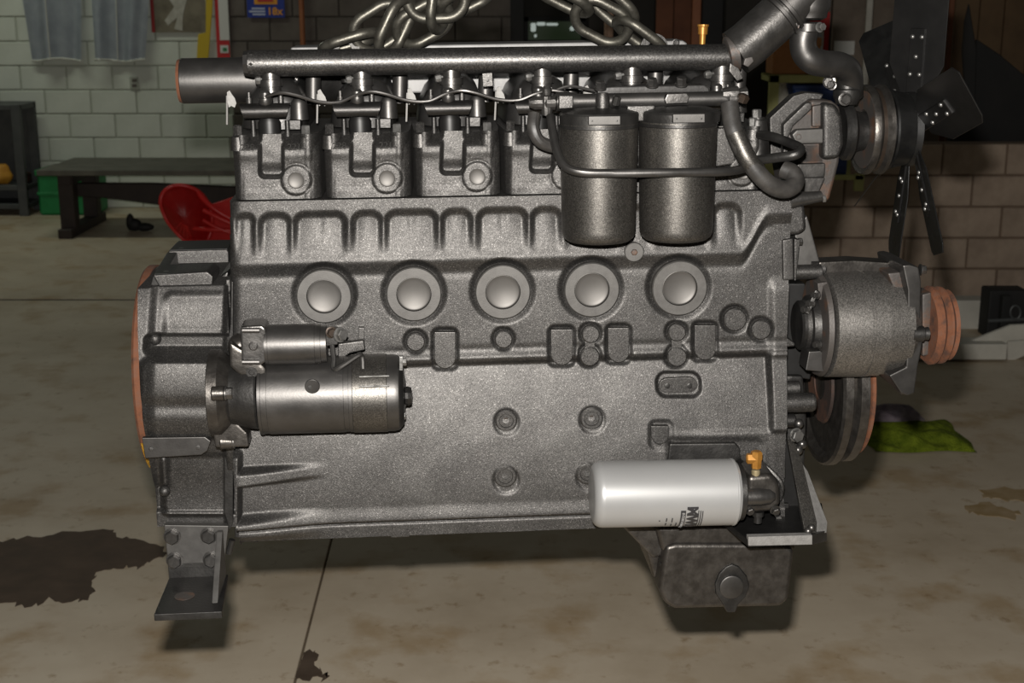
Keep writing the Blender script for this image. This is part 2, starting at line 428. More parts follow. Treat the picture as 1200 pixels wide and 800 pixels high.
def puddle(px, label, material, t=0.0012):
    pts = [G(u, v) for u, v in px]; out = []
    n = len(pts)
    for i in range(n):
        a, b = pts[i], pts[(i + 1) % n]
        for k in range(4):
            p = a.lerp(b, k / 4); out.append(Vector((p.x + random.uniform(-.008, .008), p.y + random.uniform(-.02, .02), t)))
    o = obj('oil_stain', prism(out, (0, 0, -t + 0.0002)), material, smooth=0)
    return tag(o, label, 'oil stain')
puddle([(-60, 640), (0, 634), (30, 630), (65, 625), (95, 621), (130, 620), (136, 628), (160, 632), (188, 640), (194, 650), (178, 657), (163, 667), (148, 664), (130, 666), (112, 671),
        (108, 680), (115, 690), (104, 701), (84, 705), (58, 702), (34, 712), (20, 709), (0, 707), (-60, 712)], 'large dark wet oil patch on the concrete at left', 'oil_wet')
puddle([(358, 763), (371, 765), (369, 782), (380, 788), (384, 795), (366, 796), (348, 795), (352, 776)], 'small dark oil spot beside the floor joint', 'oil_wet')
puddle([(1150, 575), (1178, 571), (1200, 574), (1230, 576), (1225, 590), (1200, 588), (1172, 586), (1152, 583)], 'amber oil spot on the concrete at right', 'oil_tan')
puddle([(880, 607), (893, 590)] if False else [(1130, 592), (1160, 590), (1196, 600), (1190, 608), (1158, 606), (1135, 600)], 'pale brown smear in front of the amber oil spot', 'oil_tan')

# ---- walls of concrete blocks
def block_wall(wall, Y, x0, x1, rows, bw, bh, material, phase, th=0.14, mortar=0.012):
    meshes = {}
    for r_ in range(rows):
        x = x0 - (phase if r_ % 2 else phase + bw / 2) % bw
        while x < x1 - 0.02:
            a, b = max(x, x0) + mortar / 2, min(x + bw, x1) - mortar / 2
            w = round(b - a, 3)
            if w > 0.03:
                if w not in meshes: meshes[w] = mesh_of(box(-w / 2, w / 2, -th / 2, th / 2, -(bh - mortar) / 2, (bh - mortar) / 2, 0.006, 1), 'block', material, 0)
                inst('block', meshes[w], wall, ((a + b) / 2, Y + th / 2 + random.uniform(-.003, .003), r_ * bh + bh / 2))
            x += bw
WY = 12.45
xl, xm, xr = W(-70, 100, WY).x, W(270, 60, WY).x, W(614, 60, WY).x
wl = obj('wall_back', box(xl, xm, WY + 0.012, WY + 0.15, 0, 2.9), 'mortar_white'); tag(wl, 'white painted concrete block wall at the back left', None, kind='structure')
block_wall(wl, WY, xl, xm, 11, 0.412, 0.213, 'wall_white', 0.10)
wg = obj('wall_middle', box(xm, xr, WY + 0.012, WY + 0.15, 0, 2.9), 'mortar_grey'); tag(wg, 'dark grey block wall behind the engine', None, kind='structure')
block_wall(wg, WY, xm, xr, 11, 0.412, 0.213, 'wall_grey', 0.05)
HY = 8.5
hx0, hx1 = W(870, 250, HY).x, W(1290, 250, HY).x
wh = obj('wall_right', box(hx0, hx1, HY + 0.012, HY + 0.16, 0, 0.985), 'mortar_dark'); tag(wh, 'low brown concrete block wall at right', None, kind='structure')
block_wall(wh, HY, hx0, hx1, 5, 0.40, 0.1975, 'block_brown', 0.17)
wr = obj('wall_rear', box(xr - 0.1, 8.0, 15.2, 15.4, 0, 3.2), 'dark_room'); tag(wr, 'dark wall of the rear room', None, kind='structure')  # the room's unlit depth is put into this wall's dark colour

# ---- far window with greenery
a, b = W(618, 24, 15.1), W(682, 48, 15.1)
wnd = obj('window', box(a.x, b.x, 15.12, 15.2, b.z, a.z), 'day_green'); wnd.name = 'window_1'
tag(wnd, 'small far window with foliage outside', None, kind='structure')
for (u0, v0, u1, v1) in ((622, 27, 628, 37), (629, 26, 639, 30), (640, 27, 654, 30), (626, 40, 629, 44), (668, 31, 673, 36)):
    p, q = W(u0, v0, 15.1), W(u1, v1, 15.1)
    obj('pane', box(p.x, q.x, 15.095, 15.12, q.z, p.z, 0.015), 'day_white', wnd)
fb = BM()
for (u0, v0, u1, v1) in ((614, 20, 686, 25), (614, 47, 686, 52), (614, 20, 619, 52), (681, 20, 686, 52)):
    p, q = W(u0, v0, 15.05), W(u1, v1, 15.05); add_box(fb, p.x, q.x, 15.04, 15.2, q.z, p.z)
obj('window_frame', fb, 'black_matte', wnd)

# ---- boards and posts behind the engine
def board(name, u0, u1, Y, z0, z1, material, label, cat, group=None, th=0.03):
    p, q = W(u0, 60, Y), W(u1, 60, Y)
    o = obj(name, box(p.x, q.x, Y, Y + th, z0, z1, 0.004, 1), material)
    return tag(o, label, cat, group)
board('steel_post', 598, 614, 12.2, 0, 2.9, 'black_matte', 'black post at the end of the dark block wall', 'post', th=0.12)
board('dark_sheet', 690, 766, 11.6, 0, 2.8, 'dark_room', 'dark sheet standing behind the right lifting chain', 'sheet')
board('wooden_board', 768, 788, 11.0, 0, 2.7, 'wood_red', 'reddish brown upright board beside the dark sheet', 'board')
board('wooden_board', 789, 809, 11.05, 0, 2.7, 'wood_red', 'reddish brown upright board in the middle of three', 'board')
board('wooden_board', 810, 820, 10.95, 0, 2.7, 'pipe_brown', 'narrow rust brown upright board beside the dark post', 'board')
board('dark_post', 822, 846, 10.9, 0, 2.8, 'black_matte', 'black upright post right of the rust brown board', 'post', th=0.1)
board('grey_board', 850, 905, 10.8, 0, 2.8, 'dark_room', 'dark brown upright board behind the hose elbow', 'board')
board('grey_board', 906, 972, 10.6, 0, 2.8, 'wood_grey', 'weathered grey board behind the cardboard box', 'board')
board('grey_board', 974, 1012, 10.5, 0, 2.8, 'wood_grey', 'weathered grey board beside the pale strip', 'board')
board('pale_strip', 1013, 1020, 10.4, 0, 2.8, 'jug_white', 'pale narrow strip between grey boards', 'strip')
board('grey_board', 1021, 1085, 10.5, 0, 2.8, 'wood_grey', 'weathered grey board behind the fan blade', 'board')
board('grey_board', 1088, 1108, 9.4, 0, 2.8, 'wood_grey', 'weathered grey board right of the upright fan blade', 'board')
board('red_edge_board', 1109, 1115, 9.42, 0, 2.8, 'wood_red', 'thin dark red board edge beside the fan', 'board')
for k in range(5):
    u0 = 1116 + k * 29
    board('wall_plank', u0, u0 + 28, 9.5 + 0.01 * (k % 2), 0.6, 2.8, 'wood_dark',
          ['brown upright plank nearest the fan', 'second brown upright plank from the fan', 'third brown upright plank from the fan', 'fourth brown upright plank from the fan', 'brown upright plank at the right edge'][k], 'plank', 'brown planks behind the low wall')
def wpoly(px, Y, th): return prism([W(u, v, Y) for u, v in px], (0, th, 0), 0.006, 1)
bs = empty('black_guard', W(1150, 164, 8.95))
def wpart(name, bm, material, parent):
    o = obj(name, bm, material); o.parent = parent; o.matrix_parent_inverse = parent.matrix_basis.inverted() if False else Matrix.Translation(-parent.location); return o
wpart('guard_plate', wpoly([(1145, 46), (1172, 64), (1203, 90), (1203, 168), (1112, 168), (1116, 120), (1140, 96)], 8.95, 0.05), 'black_matte', bs)
wpart('spike_bar', wpoly([(1136, 4), (1140, 30), (1145, 60), (1143, 125), (1132, 125), (1128, 60), (1131, 25)], 8.9, 0.03), 'black_matte', bs)
tag(bs, 'large black metal guard standing behind the low wall', 'guard')

# ---- things on the back wall
def wbox(u0, v0, u1, v1, Y, th, material, name, parent=None, bv=0.0):
    p, q = W(u0, v0, Y), W(u1, v1, Y)
    return obj(name, box(min(p.x, q.x), max(p.x, q.x), Y - th, Y, q.z, p.z, bv, 1), material, parent)
def cloth(name, px_l, px_r, v_bot, label, seed):
    rnd = random.Random(seed); bm = BM(); nu, nv = 26, 14; rows = []
    for j in range(nv + 1):
        t = j / nv; v = -45 + (v_bot + 45) * t; row = []
        for i in range(nu + 1):
            s = i / nu
            u = (px_l[0] + (px_l[1] - px_l[0]) * t) * (1 - s) + (px_r[0] + (px_r[1] - px_r[0]) * t) * s
            fold = 0.035 * math.sin(s * 9 + seed) * (0.4 + t) + 0.018 * math.sin(s * 21 + 2 * seed + t)
            p = W(u, v + 1.5 * math.sin(s * 7 + seed), WY - 0.09); row.append(bm.verts.new((p.x, p.y + fold, p.z)))
        rows.append(row)
    for j in range(nv):
        for i in range(nu): bm.faces.new((rows[j][i], rows[j][i + 1], rows[j + 1][i + 1], rows[j + 1][i]))
    hem = [Vector(v.co) for v in rows[-1]]
    seam = [Vector(r_[nu // 2 - 2].co) + Vector((0, -0.008, 0)) for r_ in rows]
    bmesh.ops.solidify(bm, geom=bm.faces[:], thickness=0.006)
    o = obj(name, bm, 'cloth_pale', None, 80); tag(o, label, 'cloth', 'pale cloths hanging on the back wall')
    obj('hem', add_tube(BM(), hem, 0.012, 6), 'cloth_hem', o)
    obj('seam', add_tube(BM(), seam, 0.005, 6), 'cloth_hem', o)
cloth('hanging_cloth', (18, 36), (96, 97), 70, 'pale blue cloth hanging on the white wall, nearest the left edge', 1)
cloth('hanging_cloth', (104, 113), (178, 170), 71, 'pale blue cloth hanging on the white wall beside the dark poster', 4)
ps = wbox(174, -30, 242, 38, WY - 0.02, 0.012, 'poster_dark', 'poster'); tag(ps, 'dark framed picture poster on the white wall', 'poster')
wbox(174, -30, 182, 38, WY - 0.033, 0.006, 'sign_dark_red', 'red_border', ps)
pg = BM(); add_prism(pg, [W(u, v, WY - 0.036) for u, v in ((196, -4), (220, -4), (216, 10), (214, 22), (214, 36), (204, 34), (208, 20), (197, 30), (193, 24), (204, 8))], (0, 0.004, 0))
obj('pictured_figure', pg, 'poster_light', ps, 0)
yb = obj('yellow_banner', wpoly([(241, -30), (250, -30), (249, 10), (244, 72), (230, 72), (232, 40), (241, 38)], WY - 0.06, 0.01), 'sign_yellow'); tag(yb, 'narrow yellow banner hanging beside the poster', 'banner')
rs = wbox(250, -30, 270, 68, WY - 0.02, 0.012, 'sign_red', 'wall_sign'); tag(rs, 'red and white upright sign at the end of the white wall', 'sign')
wbox(254, -30, 269, 47, WY - 0.033, 0.005, 'sign_white', 'white_panel', rs)
wbox(258, 53, 268, 62, WY - 0.033, 0.005, 'sign_white', 'white_square', rs)
wbox(261, 56, 266, 60, WY - 0.039, 0.003, 'crate_green', 'green_mark', rs)
sk = wbox(152, 90, 163, 104, WY, 0.02, 'mortar_white', 'wall_outlet', None, 0.004); tag(sk, 'small pale wall outlet plate on the white wall', 'outlet')
wbox(154.5, 92.5, 160.5, 96, WY - 0.021, 0.004, 'wall_grey', 'socket', sk); wbox(154.5, 98.5, 160.5, 102, WY - 0.021, 0.004, 'wall_grey', 'socket', sk)
bl = wbox(288, -30, 334, 20.5, WY - 0.02, 0.012, 'sign_blue', 'blue_sign'); tag(bl, 'blue sign with orange emblem and 18x on the dark wall', 'sign')
wbox(297, -20, 325, 5, WY - 0.033, 0.006, 'sign_orange', 'emblem', bl, 0.0)
wbox(301, -20, 320, 2, WY - 0.041, 0.006, 'sign_red', 'emblem_centre', bl)
for k, (u0, u1) in enumerate(((295, 310.5), (292, 311), (296, 311))):
    wbox(u0, 9 + k * 3.4, u1, 11 + k * 3.4, WY - 0.033, 0.003, 'print_pale', 'small_print', bl)
me = text_mesh('18x', 0.09, 0.002, 'sign_orange', 0.002); t_ = inst('lettering', me, bl, W(322, 13.5, WY - 0.038), (PI / 2, 0, 0))
pp = W(354, 30, WY - 0.06)
tag(obj('wall_pipe', cyl((pp.x, WY - 0.05, 0.0), (0, 0, 1), 2.9, 0.024, 16), 'pipe_brown'), 'thin brown pipe running up the dark wall', 'pipe')

# ---- steel shelf, left edge
sx0, sx1 = W(-75, 200, 12.1).x, W(36, 200, 12.1).x
sh = empty('steel_shelf', ((sx0 + sx1) / 2, 12.15, 0))
def sbox(name, x0, x1, y0, y1, z0, z1, m, par, bv=0.004): 
    o = obj(name, box(x0, x1, y0, y1, z0, z1, bv, 1), m, par); o.matrix_parent_inverse = Matrix.Translation(-par.location); return o
zt = W(20, 121, 12.1).z
for x in (sx0, sx1 - 0.08):
    for y in (11.95, 12.32): sbox('leg', x, x + 0.08, y, y + 0.05, 0, zt, 'shelf_steel', sh)
for z, nm in ((zt - 0.05, 'top_shelf'), (W(10, 221, 12.1).z, 'shelf'), (0.06, 'bottom_shelf')): sbox(nm, sx0, sx1, 11.97, 12.36, z, z + 0.045, 'shelf_steel', sh)
sbox('back_panel', sx0, sx1, 12.35, 12.37, 0.05, zt, 'shelf_steel', sh)
tag(sh, 'dark grey steel shelf unit at the left edge', 'shelf')
zs = W(10, 221, 12.1).z + 0.045
def lump(name, c, r, material, label, cat, seed):
    bm = BM(); bmesh.ops.create_icosphere(bm, subdivisions=3, radius=1.0); rnd = random.Random(seed)
    o1 = [rnd.uniform(0, 6) for _ in range(6)]
    for v in bm.verts:
        k = 1 + 0.16 * math.sin(4 * v.co.x + o1[0]) * math.cos(3 * v.co.y + o1[1]) + 0.12 * math.sin(6 * v.co.z + o1[2])
        v.co = Vector((v.co.x * r[0] * k, v.co.y * r[1] * k, max(v.co.z * k, -0.75) * r[2]))
    zmin = min(v.co.z for v in bm.verts)
    for v in bm.verts: v.co += Vector((c[0], c[1], c[2] - zmin))
    return tag(obj(name, bm, material, None, 60), label, cat)
px_ = W(6, 210, 12.1)
lump('machine_part', (px_.x - 0.03, 12.1, zs), (0.085, 0.07, 0.10), 'orange_part', 'orange machine part on the steel shelf', 'machine part', 3)
lump('machine_part', (px_.x + 0.15, 12.15, zs), (0.065, 0.07, 0.065), 'rust_dark', 'dark rusty machine part on the steel shelf', 'machine part', 5)

# ---- workbench
bz = 0.545
bx0, bx1 = W(45, 200, 10.85).x, W(345, 200, 10.85).x
bk = empty('workbench', (bx0 + 1.0, 11.2, 0))
for k in range(4):
    y0 = 10.80 + k * 0.225
    sbox('top_plank', bx0 + (0.0 if k < 2 else 0.02), bx1, y0, y0 + 0.219, bz - 0.045, bz, 'bench_top', bk)
for xx in (W(80, 240, 10.9).x, bx1 - 0.35):
    for yy in (10.92, 11.52): sbox('leg', xx - 0.06, xx + 0.06, yy - 0.06, yy + 0.06, 0.07, bz - 0.045, 'bench_frame', bk)
    sbox('sled_foot', xx - 0.055, xx + 0.055, 10.76, 11.72, 0, 0.075, 'bench_frame', bk)
    sbox('cross_beam', xx - 0.05, xx + 0.05, 10.85, 11.62, bz - 0.125, bz - 0.045, 'bench_frame', bk)
xa = W(80, 240, 10.9).x
o = obj('stretcher', prism([Vector((xa - 0.05, 11.1, 0.40)), Vector((xa + 0.6, 11.1, 0.40)), Vector((bx1 - 0.3, 11.1, 0.36)), Vector((bx1 - 0.3, 11.1, 0.16)), Vector((xa + 1.0, 11.1, 0.18)), Vector((xa + 0.25, 11.1, 0.28)), Vector((xa - 0.05, 11.1, 0.30))], (0, 0.08, 0), 0.005, 1), 'bench_frame', bk)
o.matrix_parent_inverse = Matrix.Translation(-bk.location)
tag(bk, 'low workbench with worn grey top and dark frame', 'workbench')

# ---- green crate
p, q = W(45, 247, 12.15), W(108, 197, 12.15)
p.x += 0.06; q.x += 0.06
gc = empty('crate', ((p.x + q.x) / 2, 12.2, 0)); hh = 0.40
sbox('body', p.x, q.x, 12.0, 12.36, 0, hh, 'crate_green', gc, 0.02); sbox('rim', p.x - 0.012, q.x + 0.012, 11.985, 12.375, hh - 0.05, hh, 'crate_green', gc, 0.006)
sbox('rib', p.x - 0.006, q.x + 0.006, 11.99, 12.37, 0.18, 0.205, 'crate_green', gc, 0.004)
tag(gc, 'green plastic crate on the floor behind the workbench', 'crate')

# ---- red plastic chair lying tipped beside the bench
cy = 10.35; cA = G(232, 289)
ch = empty('plastic_chair', (cA.x, cy, 0))
def wl_(u, v, y): return W(u, v, y)
bm = BM(); cc = W(221, 253, cy - 0.1); rings_ = []; rim_pts = []
def shell(r, t, dy=0.0):
    x, z = r * math.cos(t) * 0.165, r * math.sin(t) * 0.235
    x = x - 0.25 * z + 0.02 * math.sin(2 * t) * r; return Vector((cc.x + x, cc.y - 0.10 * (1 - r * r) + 0.05 * x / 0.165 + dy + 0.004 * math.sin(9 * t) * r, cc.z + z))
top_ = bm.verts.new(shell(0, 0)); prev = None
for j in range(1, 9):
    rg_ = [bm.verts.new(shell(j / 8, 2 * PI * i / 36)) for i in range(36)]
    for i in range(36):
        if prev is None: bm.faces.new((top_, rg_[i], rg_[(i + 1) % 36]))
        else: bm.faces.new((prev[i], rg_[i], rg_[(i + 1) % 36], prev[(i + 1) % 36]))
    prev = rg_
bmesh.ops.solidify(bm, geom=bm.faces[:], thickness=0.010)
def cpart(name, bm, m='plastic_red'):
    o = obj(name, bm, m, ch, 50); o.matrix_parent_inverse = Matrix.Translation(-ch.location); return o
cpart('backrest', bm)
cpart('rim', add_tube(BM(), [shell(1.0, 2 * PI * i / 36) for i in range(36)], 0.016, 8, True))
for k in range(5): cpart('moulded_rib', add_tube(BM(), [shell(0.25 + 0.55 * q_ / 6, 3.6 + k * 0.22, -0.004) for q_ in range(7)], 0.006, 6))
def wt(px, r, m='plastic_red', nm='leg'): cpart(nm, tube([W(*p_) for p_ in px], r, 8, 5), m)
wt([(232, 226, cy - .08), (245, 240, cy - .12), (266, 254, cy - .12), (300, 268, cy - .1)], 0.022, nm='armrest')
wt([(238, 246, cy - .16), (262, 258, cy - .16), (305, 276, cy - .12)], 0.016, nm='slat')
wt([(238, 258, cy - .17), (262, 270, cy - .17), (305, 284, cy - .12)], 0.014, nm='slat')
wt([(214, 266, cy - .14), (250, 269, cy - .17), (305, 271, cy - .12)], 0.018, nm='leg')
wt([(220, 283, cy - .14), (250, 284, cy - .17), (305, 285, cy - .12)], 0.022, nm='leg')
cpart('seat', wpoly([(246, 240), (300, 222), (300, 290), (222, 288), (245, 268)], cy - 0.02, 0.03), 'plastic_red')
tag(ch, 'red plastic chair tipped over on the floor beside the workbench', 'chair')

# ---- dark shoe-like lump on the floor
pA = G(163, 272)
shoe = BM()
for (dx, dy, rx, ry, rz) in ((-0.05, 0, 0.065, 0.05, 0.055), (0.03, 0.0, 0.085, 0.05, 0.036), (-0.08, 0.0, 0.035, 0.04, 0.075)):
    bmesh.ops.create_icosphere(shoe, subdivisions=2, radius=1.0, matrix=Matrix.Translation((pA.x + dx, pA.y + 0.05 + dy, rz)) @ Matrix.Diagonal((rx, ry, rz, 1)))
tag(obj('shoe', shoe, 'black_matte', None, 60), 'black shoe lying on the floor under the workbench', 'shoe')

# ---- rack with blue bin, jug, cardboard box, calendar
rk = empty('wall_rack', W(950, 208, 8.2))
Yr = 8.2
def rbar(u0, v0, u1, v1, y0, y1): 
    p, q = W(u0, v0, Yr), W(u1, v1, Yr); sbox('bar', p.x, q.x, y0, y1, q.z, p.z, 'frame_lime', rk, 0.003)
rbar(902, 88, 1006, 97, Yr, Yr + 0.03); rbar(902, 205, 1012, 211, Yr, Yr + 0.03); rbar(1002, 204, 1012, 224, Yr, Yr + 0.03); rbar(902, 88, 908, 211, Yr, Yr + 0.03)
rbar(902, 88, 1006, 92, Yr + 0.25, Yr + 0.28); rbar(1002, 88, 1008, 211, Yr + 0.25, Yr + 0.28)
for uu in (902, 1002):
    p = W(uu, 90, Yr); sbox('bar', p.x, p.x + 0.03, Yr, Yr + 0.28, p.z - 0.03, p.z, 'frame_lime', rk, 0.003)
tag(rk, 'lime painted metal rack behind the water pump', 'rack')
p, q = W(925, 205, Yr + 0.06), W(998, 99, Yr + 0.06)
bb = empty('storage_bin', (p.x, Yr + 0.15, p.z))
sbox('body', p.x, q.x, Yr + 0.05, Yr + 0.24, p.z, q.z, 'bin_blue', bb, 0.01); sbox('lip', p.x - .01, q.x + .01, Yr + 0.04, Yr + 0.245, q.z - 0.03, q.z, 'bin_blue', bb, 0.006)
tag(bb, 'dark blue bin in the lime rack', 'bin')
p = W(913, 205, Yr + 0.1)
jg = obj('jug', lathe((p.x, Yr + 0.12, p.z), (0, 0, 1), [(0, .042), (.01, .05), (.40, .05), (.47, .045), (.52, .024), (.56, .022), (.565, .0)], 20), 'jug_white'); tag(jg, 'off-white plastic jug beside the blue bin', 'jug')
cp = W(932, 88, Yr + 0.1)
cb = empty('cardboard_box', (cp.x, Yr + 0.14, cp.z))
p, q = W(905, 87, Yr + 0.03), W(962, 45, Yr + 0.03)
sbox('body', p.x, q.x, Yr + 0.03, Yr + 0.25, p.z, q.z, 'cardboard', cb, 0.004); sbox('lid_flap', p.x - .004, q.x + .004, Yr + 0.02, Yr + 0.26, q.z - 0.045, q.z + 0.004, 'cardboard', cb, 0.003)
tag(cb, 'brown cardboard box on top of the lime rack', 'box')
cl = wbox(950, 14, 970, 64, 10.59, 0.01, 'sign_red', 'calendar'); tag(cl, 'red and white calendar hanging behind the coolant pipe', 'calendar')
wbox(951, 36, 964, 63, 10.578, 0.005, 'sign_white', 'date_sheet', cl)
for r_ in range(4):
    for c_ in range(3): wbox(953 + c_ * 3.6, 40 + r_ * 5.5, 955 + c_ * 3.6, 42.5 + r_ * 5.5, 10.571, 0.003, 'print_pale', 'date_mark', cl)
tag(wbox(978, 48, 1000, 64, 10.495, 0.02, 'sign_white', 'paper_note'), 'blank pale paper note on the grey boards', 'note')
# tan and white post behind the right chain
p = W(713, 55, 8.0); q = W(713, 12, 8.0)
tp = empty('marker_post', (p.x, 8.0, p.z - 1.0))
for nm, z0, z1, m in (('lower_post', 0, p.z - 0.02, 'jug_white'), ('upper_post', p.z - 0.02 + .04, q.z, 'tan_post'), ('collar', p.z - 0.02, p.z + 0.03, 'jug_white')):
    o = obj(nm, cyl((p.x, 8.0, z0), (0, 0, 1), z1 - z0, 0.026, 16), m, tp); o.matrix_parent_inverse = Matrix.Translation(-tp.location)
tp.location.z = 0.0
for c_ in tp.children: c_.matrix_parent_inverse = Matrix.Translation(-tp.location)
tag(tp, 'slim post with white base and tan top behind the chain', 'post')

# ---- white hoist legs at right
hs = empty('engine_hoist', (G(1150, 425).x, 7.3, 0))
def hpart(name, bm, m='crane_white'):
    o = obj(name, bm, m, hs); o.matrix_parent_inverse = Matrix.Translation(-hs.location); return o
p, q = W(1060, 423, 6.95), W(1181, 403, 6.95)
hpart('floor_leg', box(p.x, q.x, 6.95, 7.10, 0.012, q.z, 0.006))
p, q = W(1050, 394, 7.7), W(1290, 352, 7.7)
hpart('floor_leg', box(p.x, q.x, 7.7, 7.84, p.z, q.z, 0.006))
hpart('gusset', wpoly([(1126, 404), (1185, 381), (1260, 378), (1260, 402), (1240, 404)], 7.02, 0.03))
hpart('end_plate', wpoly([(1181, 400), (1240, 396), (1240, 400), (1186, 424), (1181, 424)], 7.0, 0.05))
p = W(1176, 384, 7.3)
hpart('strut', box(p.x - 0.025, p.x + 0.025, 7.28, 7.33, p.z - 0.02, W(1176, 346, 7.3).z, 0.004), 'black_matte')
hpart('lock_pin', tube([W(1158, 376, 7.25), W(1200, 374, 7.25)], 0.011, 8), 'shelf_steel')
hpart('pin_ring', tube([W(1190 + 6 * math.cos(t), 366 + 8 * math.sin(t), 7.2) for t in [k * PI / 6 for k in range(12)]], 0.006, 6, 0, True), 'shelf_steel')
hpart('caster_block', box(W(1160, 388, 7.3).x, W(1205, 388, 7.3).x, 7.35, 7.5, 0.03, 0.30, 0.01), 'black_matte')
tag(hs, 'white steel hoist legs on the floor at right', 'hoist')

# ---- rags on the floor
def rag(name, c, w, d, h, material, label, seed, rot=0.0, z0=0.0):
    rnd = random.Random(seed); n = 40; f = [(rnd.uniform(6, 22), rnd.uniform(6, 22), rnd.uniform(0, 6), rnd.uniform(.2, 1)) for _ in range(9)]
    bm = BM(); g = []
    for j in range(n + 1):
        row = []
        for i in range(n + 1):
            a, b = 2 * i / n - 1, 2 * j / n - 1
            edge = max(0.0, 1 - max(abs(a), abs(b)) ** 6)
            s = sum(k[3] * math.sin(a * k[0] * .5 + b * k[1] * .5 + k[2]) for k in f) / 5
            wob = 1 + 0.04 * math.sin(5 * b + seed) + 0.03 * math.sin(11 * a + seed)
            z = 0.004 + h * edge * (0.55 + 0.45 * s)
            x, y = a * w / 2 * wob, b * d / 2 * (1 + 0.06 * math.sin(4 * a + seed))
            row.append(bm.verts.new((c[0] + x * math.cos(rot) - y * math.sin(rot), c[1] + x * math.sin(rot) + y * math.cos(rot), z0 + max(0.003, z))))
        g.append(row)
    for j in range(n):
        for i in range(n): bm.faces.new((g[j][i], g[j][i + 1], g[j + 1][i + 1], g[j + 1][i]))
    bmesh.ops.solidify(bm, geom=bm.faces[:], thickness=-0.003)
    return tag(obj(name, bm, material, None, 80), label, 'rag')
c = G(1068, 513); rag('rag', (c.x, c.y, 0), 0.44, 0.40, 0.07, 'rag_green', 'crumpled bright green rag on the floor at right', 3)
c = G(1050, 508); rag('rag', (c.x - 0.01, c.y + 0.04, 0), 0.25, 0.14, 0.07, 'rag_purple', 'crumpled greyish purple rag lying on the green rag', 8, 0.1, 0.062)

# ================================================================== THE ENGINE (one thing; parts and sub-parts below it)
eng = bpy.data.objects.new('diesel_engine', None); C.objects.link(eng)
eng.matrix_world = ENG_M
tag(eng, 'large dark grey six-cylinder diesel engine hanging from chains', 'engine')
CAMDIR = Vector((0, -1, 0))

# ---- engine block: cast side as relief
Z_of = lambda v: P(590, v, 0).z
_zs = np.linspace(Z_of(760), Z_of(0), 800)
_vs = np.array([proj((P(590, 400, 0).x, 0, z))[1] for z in _zs])
def V_of(Z): return np.interp(Z, _zs, _vs)
RINGS = [(380, 346), (485, 343.5), (589, 341), (693, 338.5), (795.5, 336.5)]
BOSSES = [(487, 400, 11), (590, 397, 10.5), (692, 391, 10.5), (691, 417, 11.5), (793, 389, 10.5), (793, 417.5, 11.5), (861, 374, 13.5), (891.5, 386, 11.5)]
PADS = [(521.5, 389, 432, 12.5), (658.5, 386, 428, 13), (725, 384, 425, 12.5), (826.5, 381, 422, 12.5)]
SCREWS = [(593, 492, 13), (693, 489.5, 13.5), (592, 557, 13.5), (688, 554, 13)]
POCK = [(278, 296), (306, 339), (346, 404), (414.5, 446), (453, 511), (519, 551), (561, 616), (624, 656), (665, 722), (730, 762), (771, 828), (836, 866)]
def LP(V):                                                 # bowed lower crankcase panel
    t = np.clip(V - 425, 0, 173); return 0.36 * (t - t * t / 352.0)
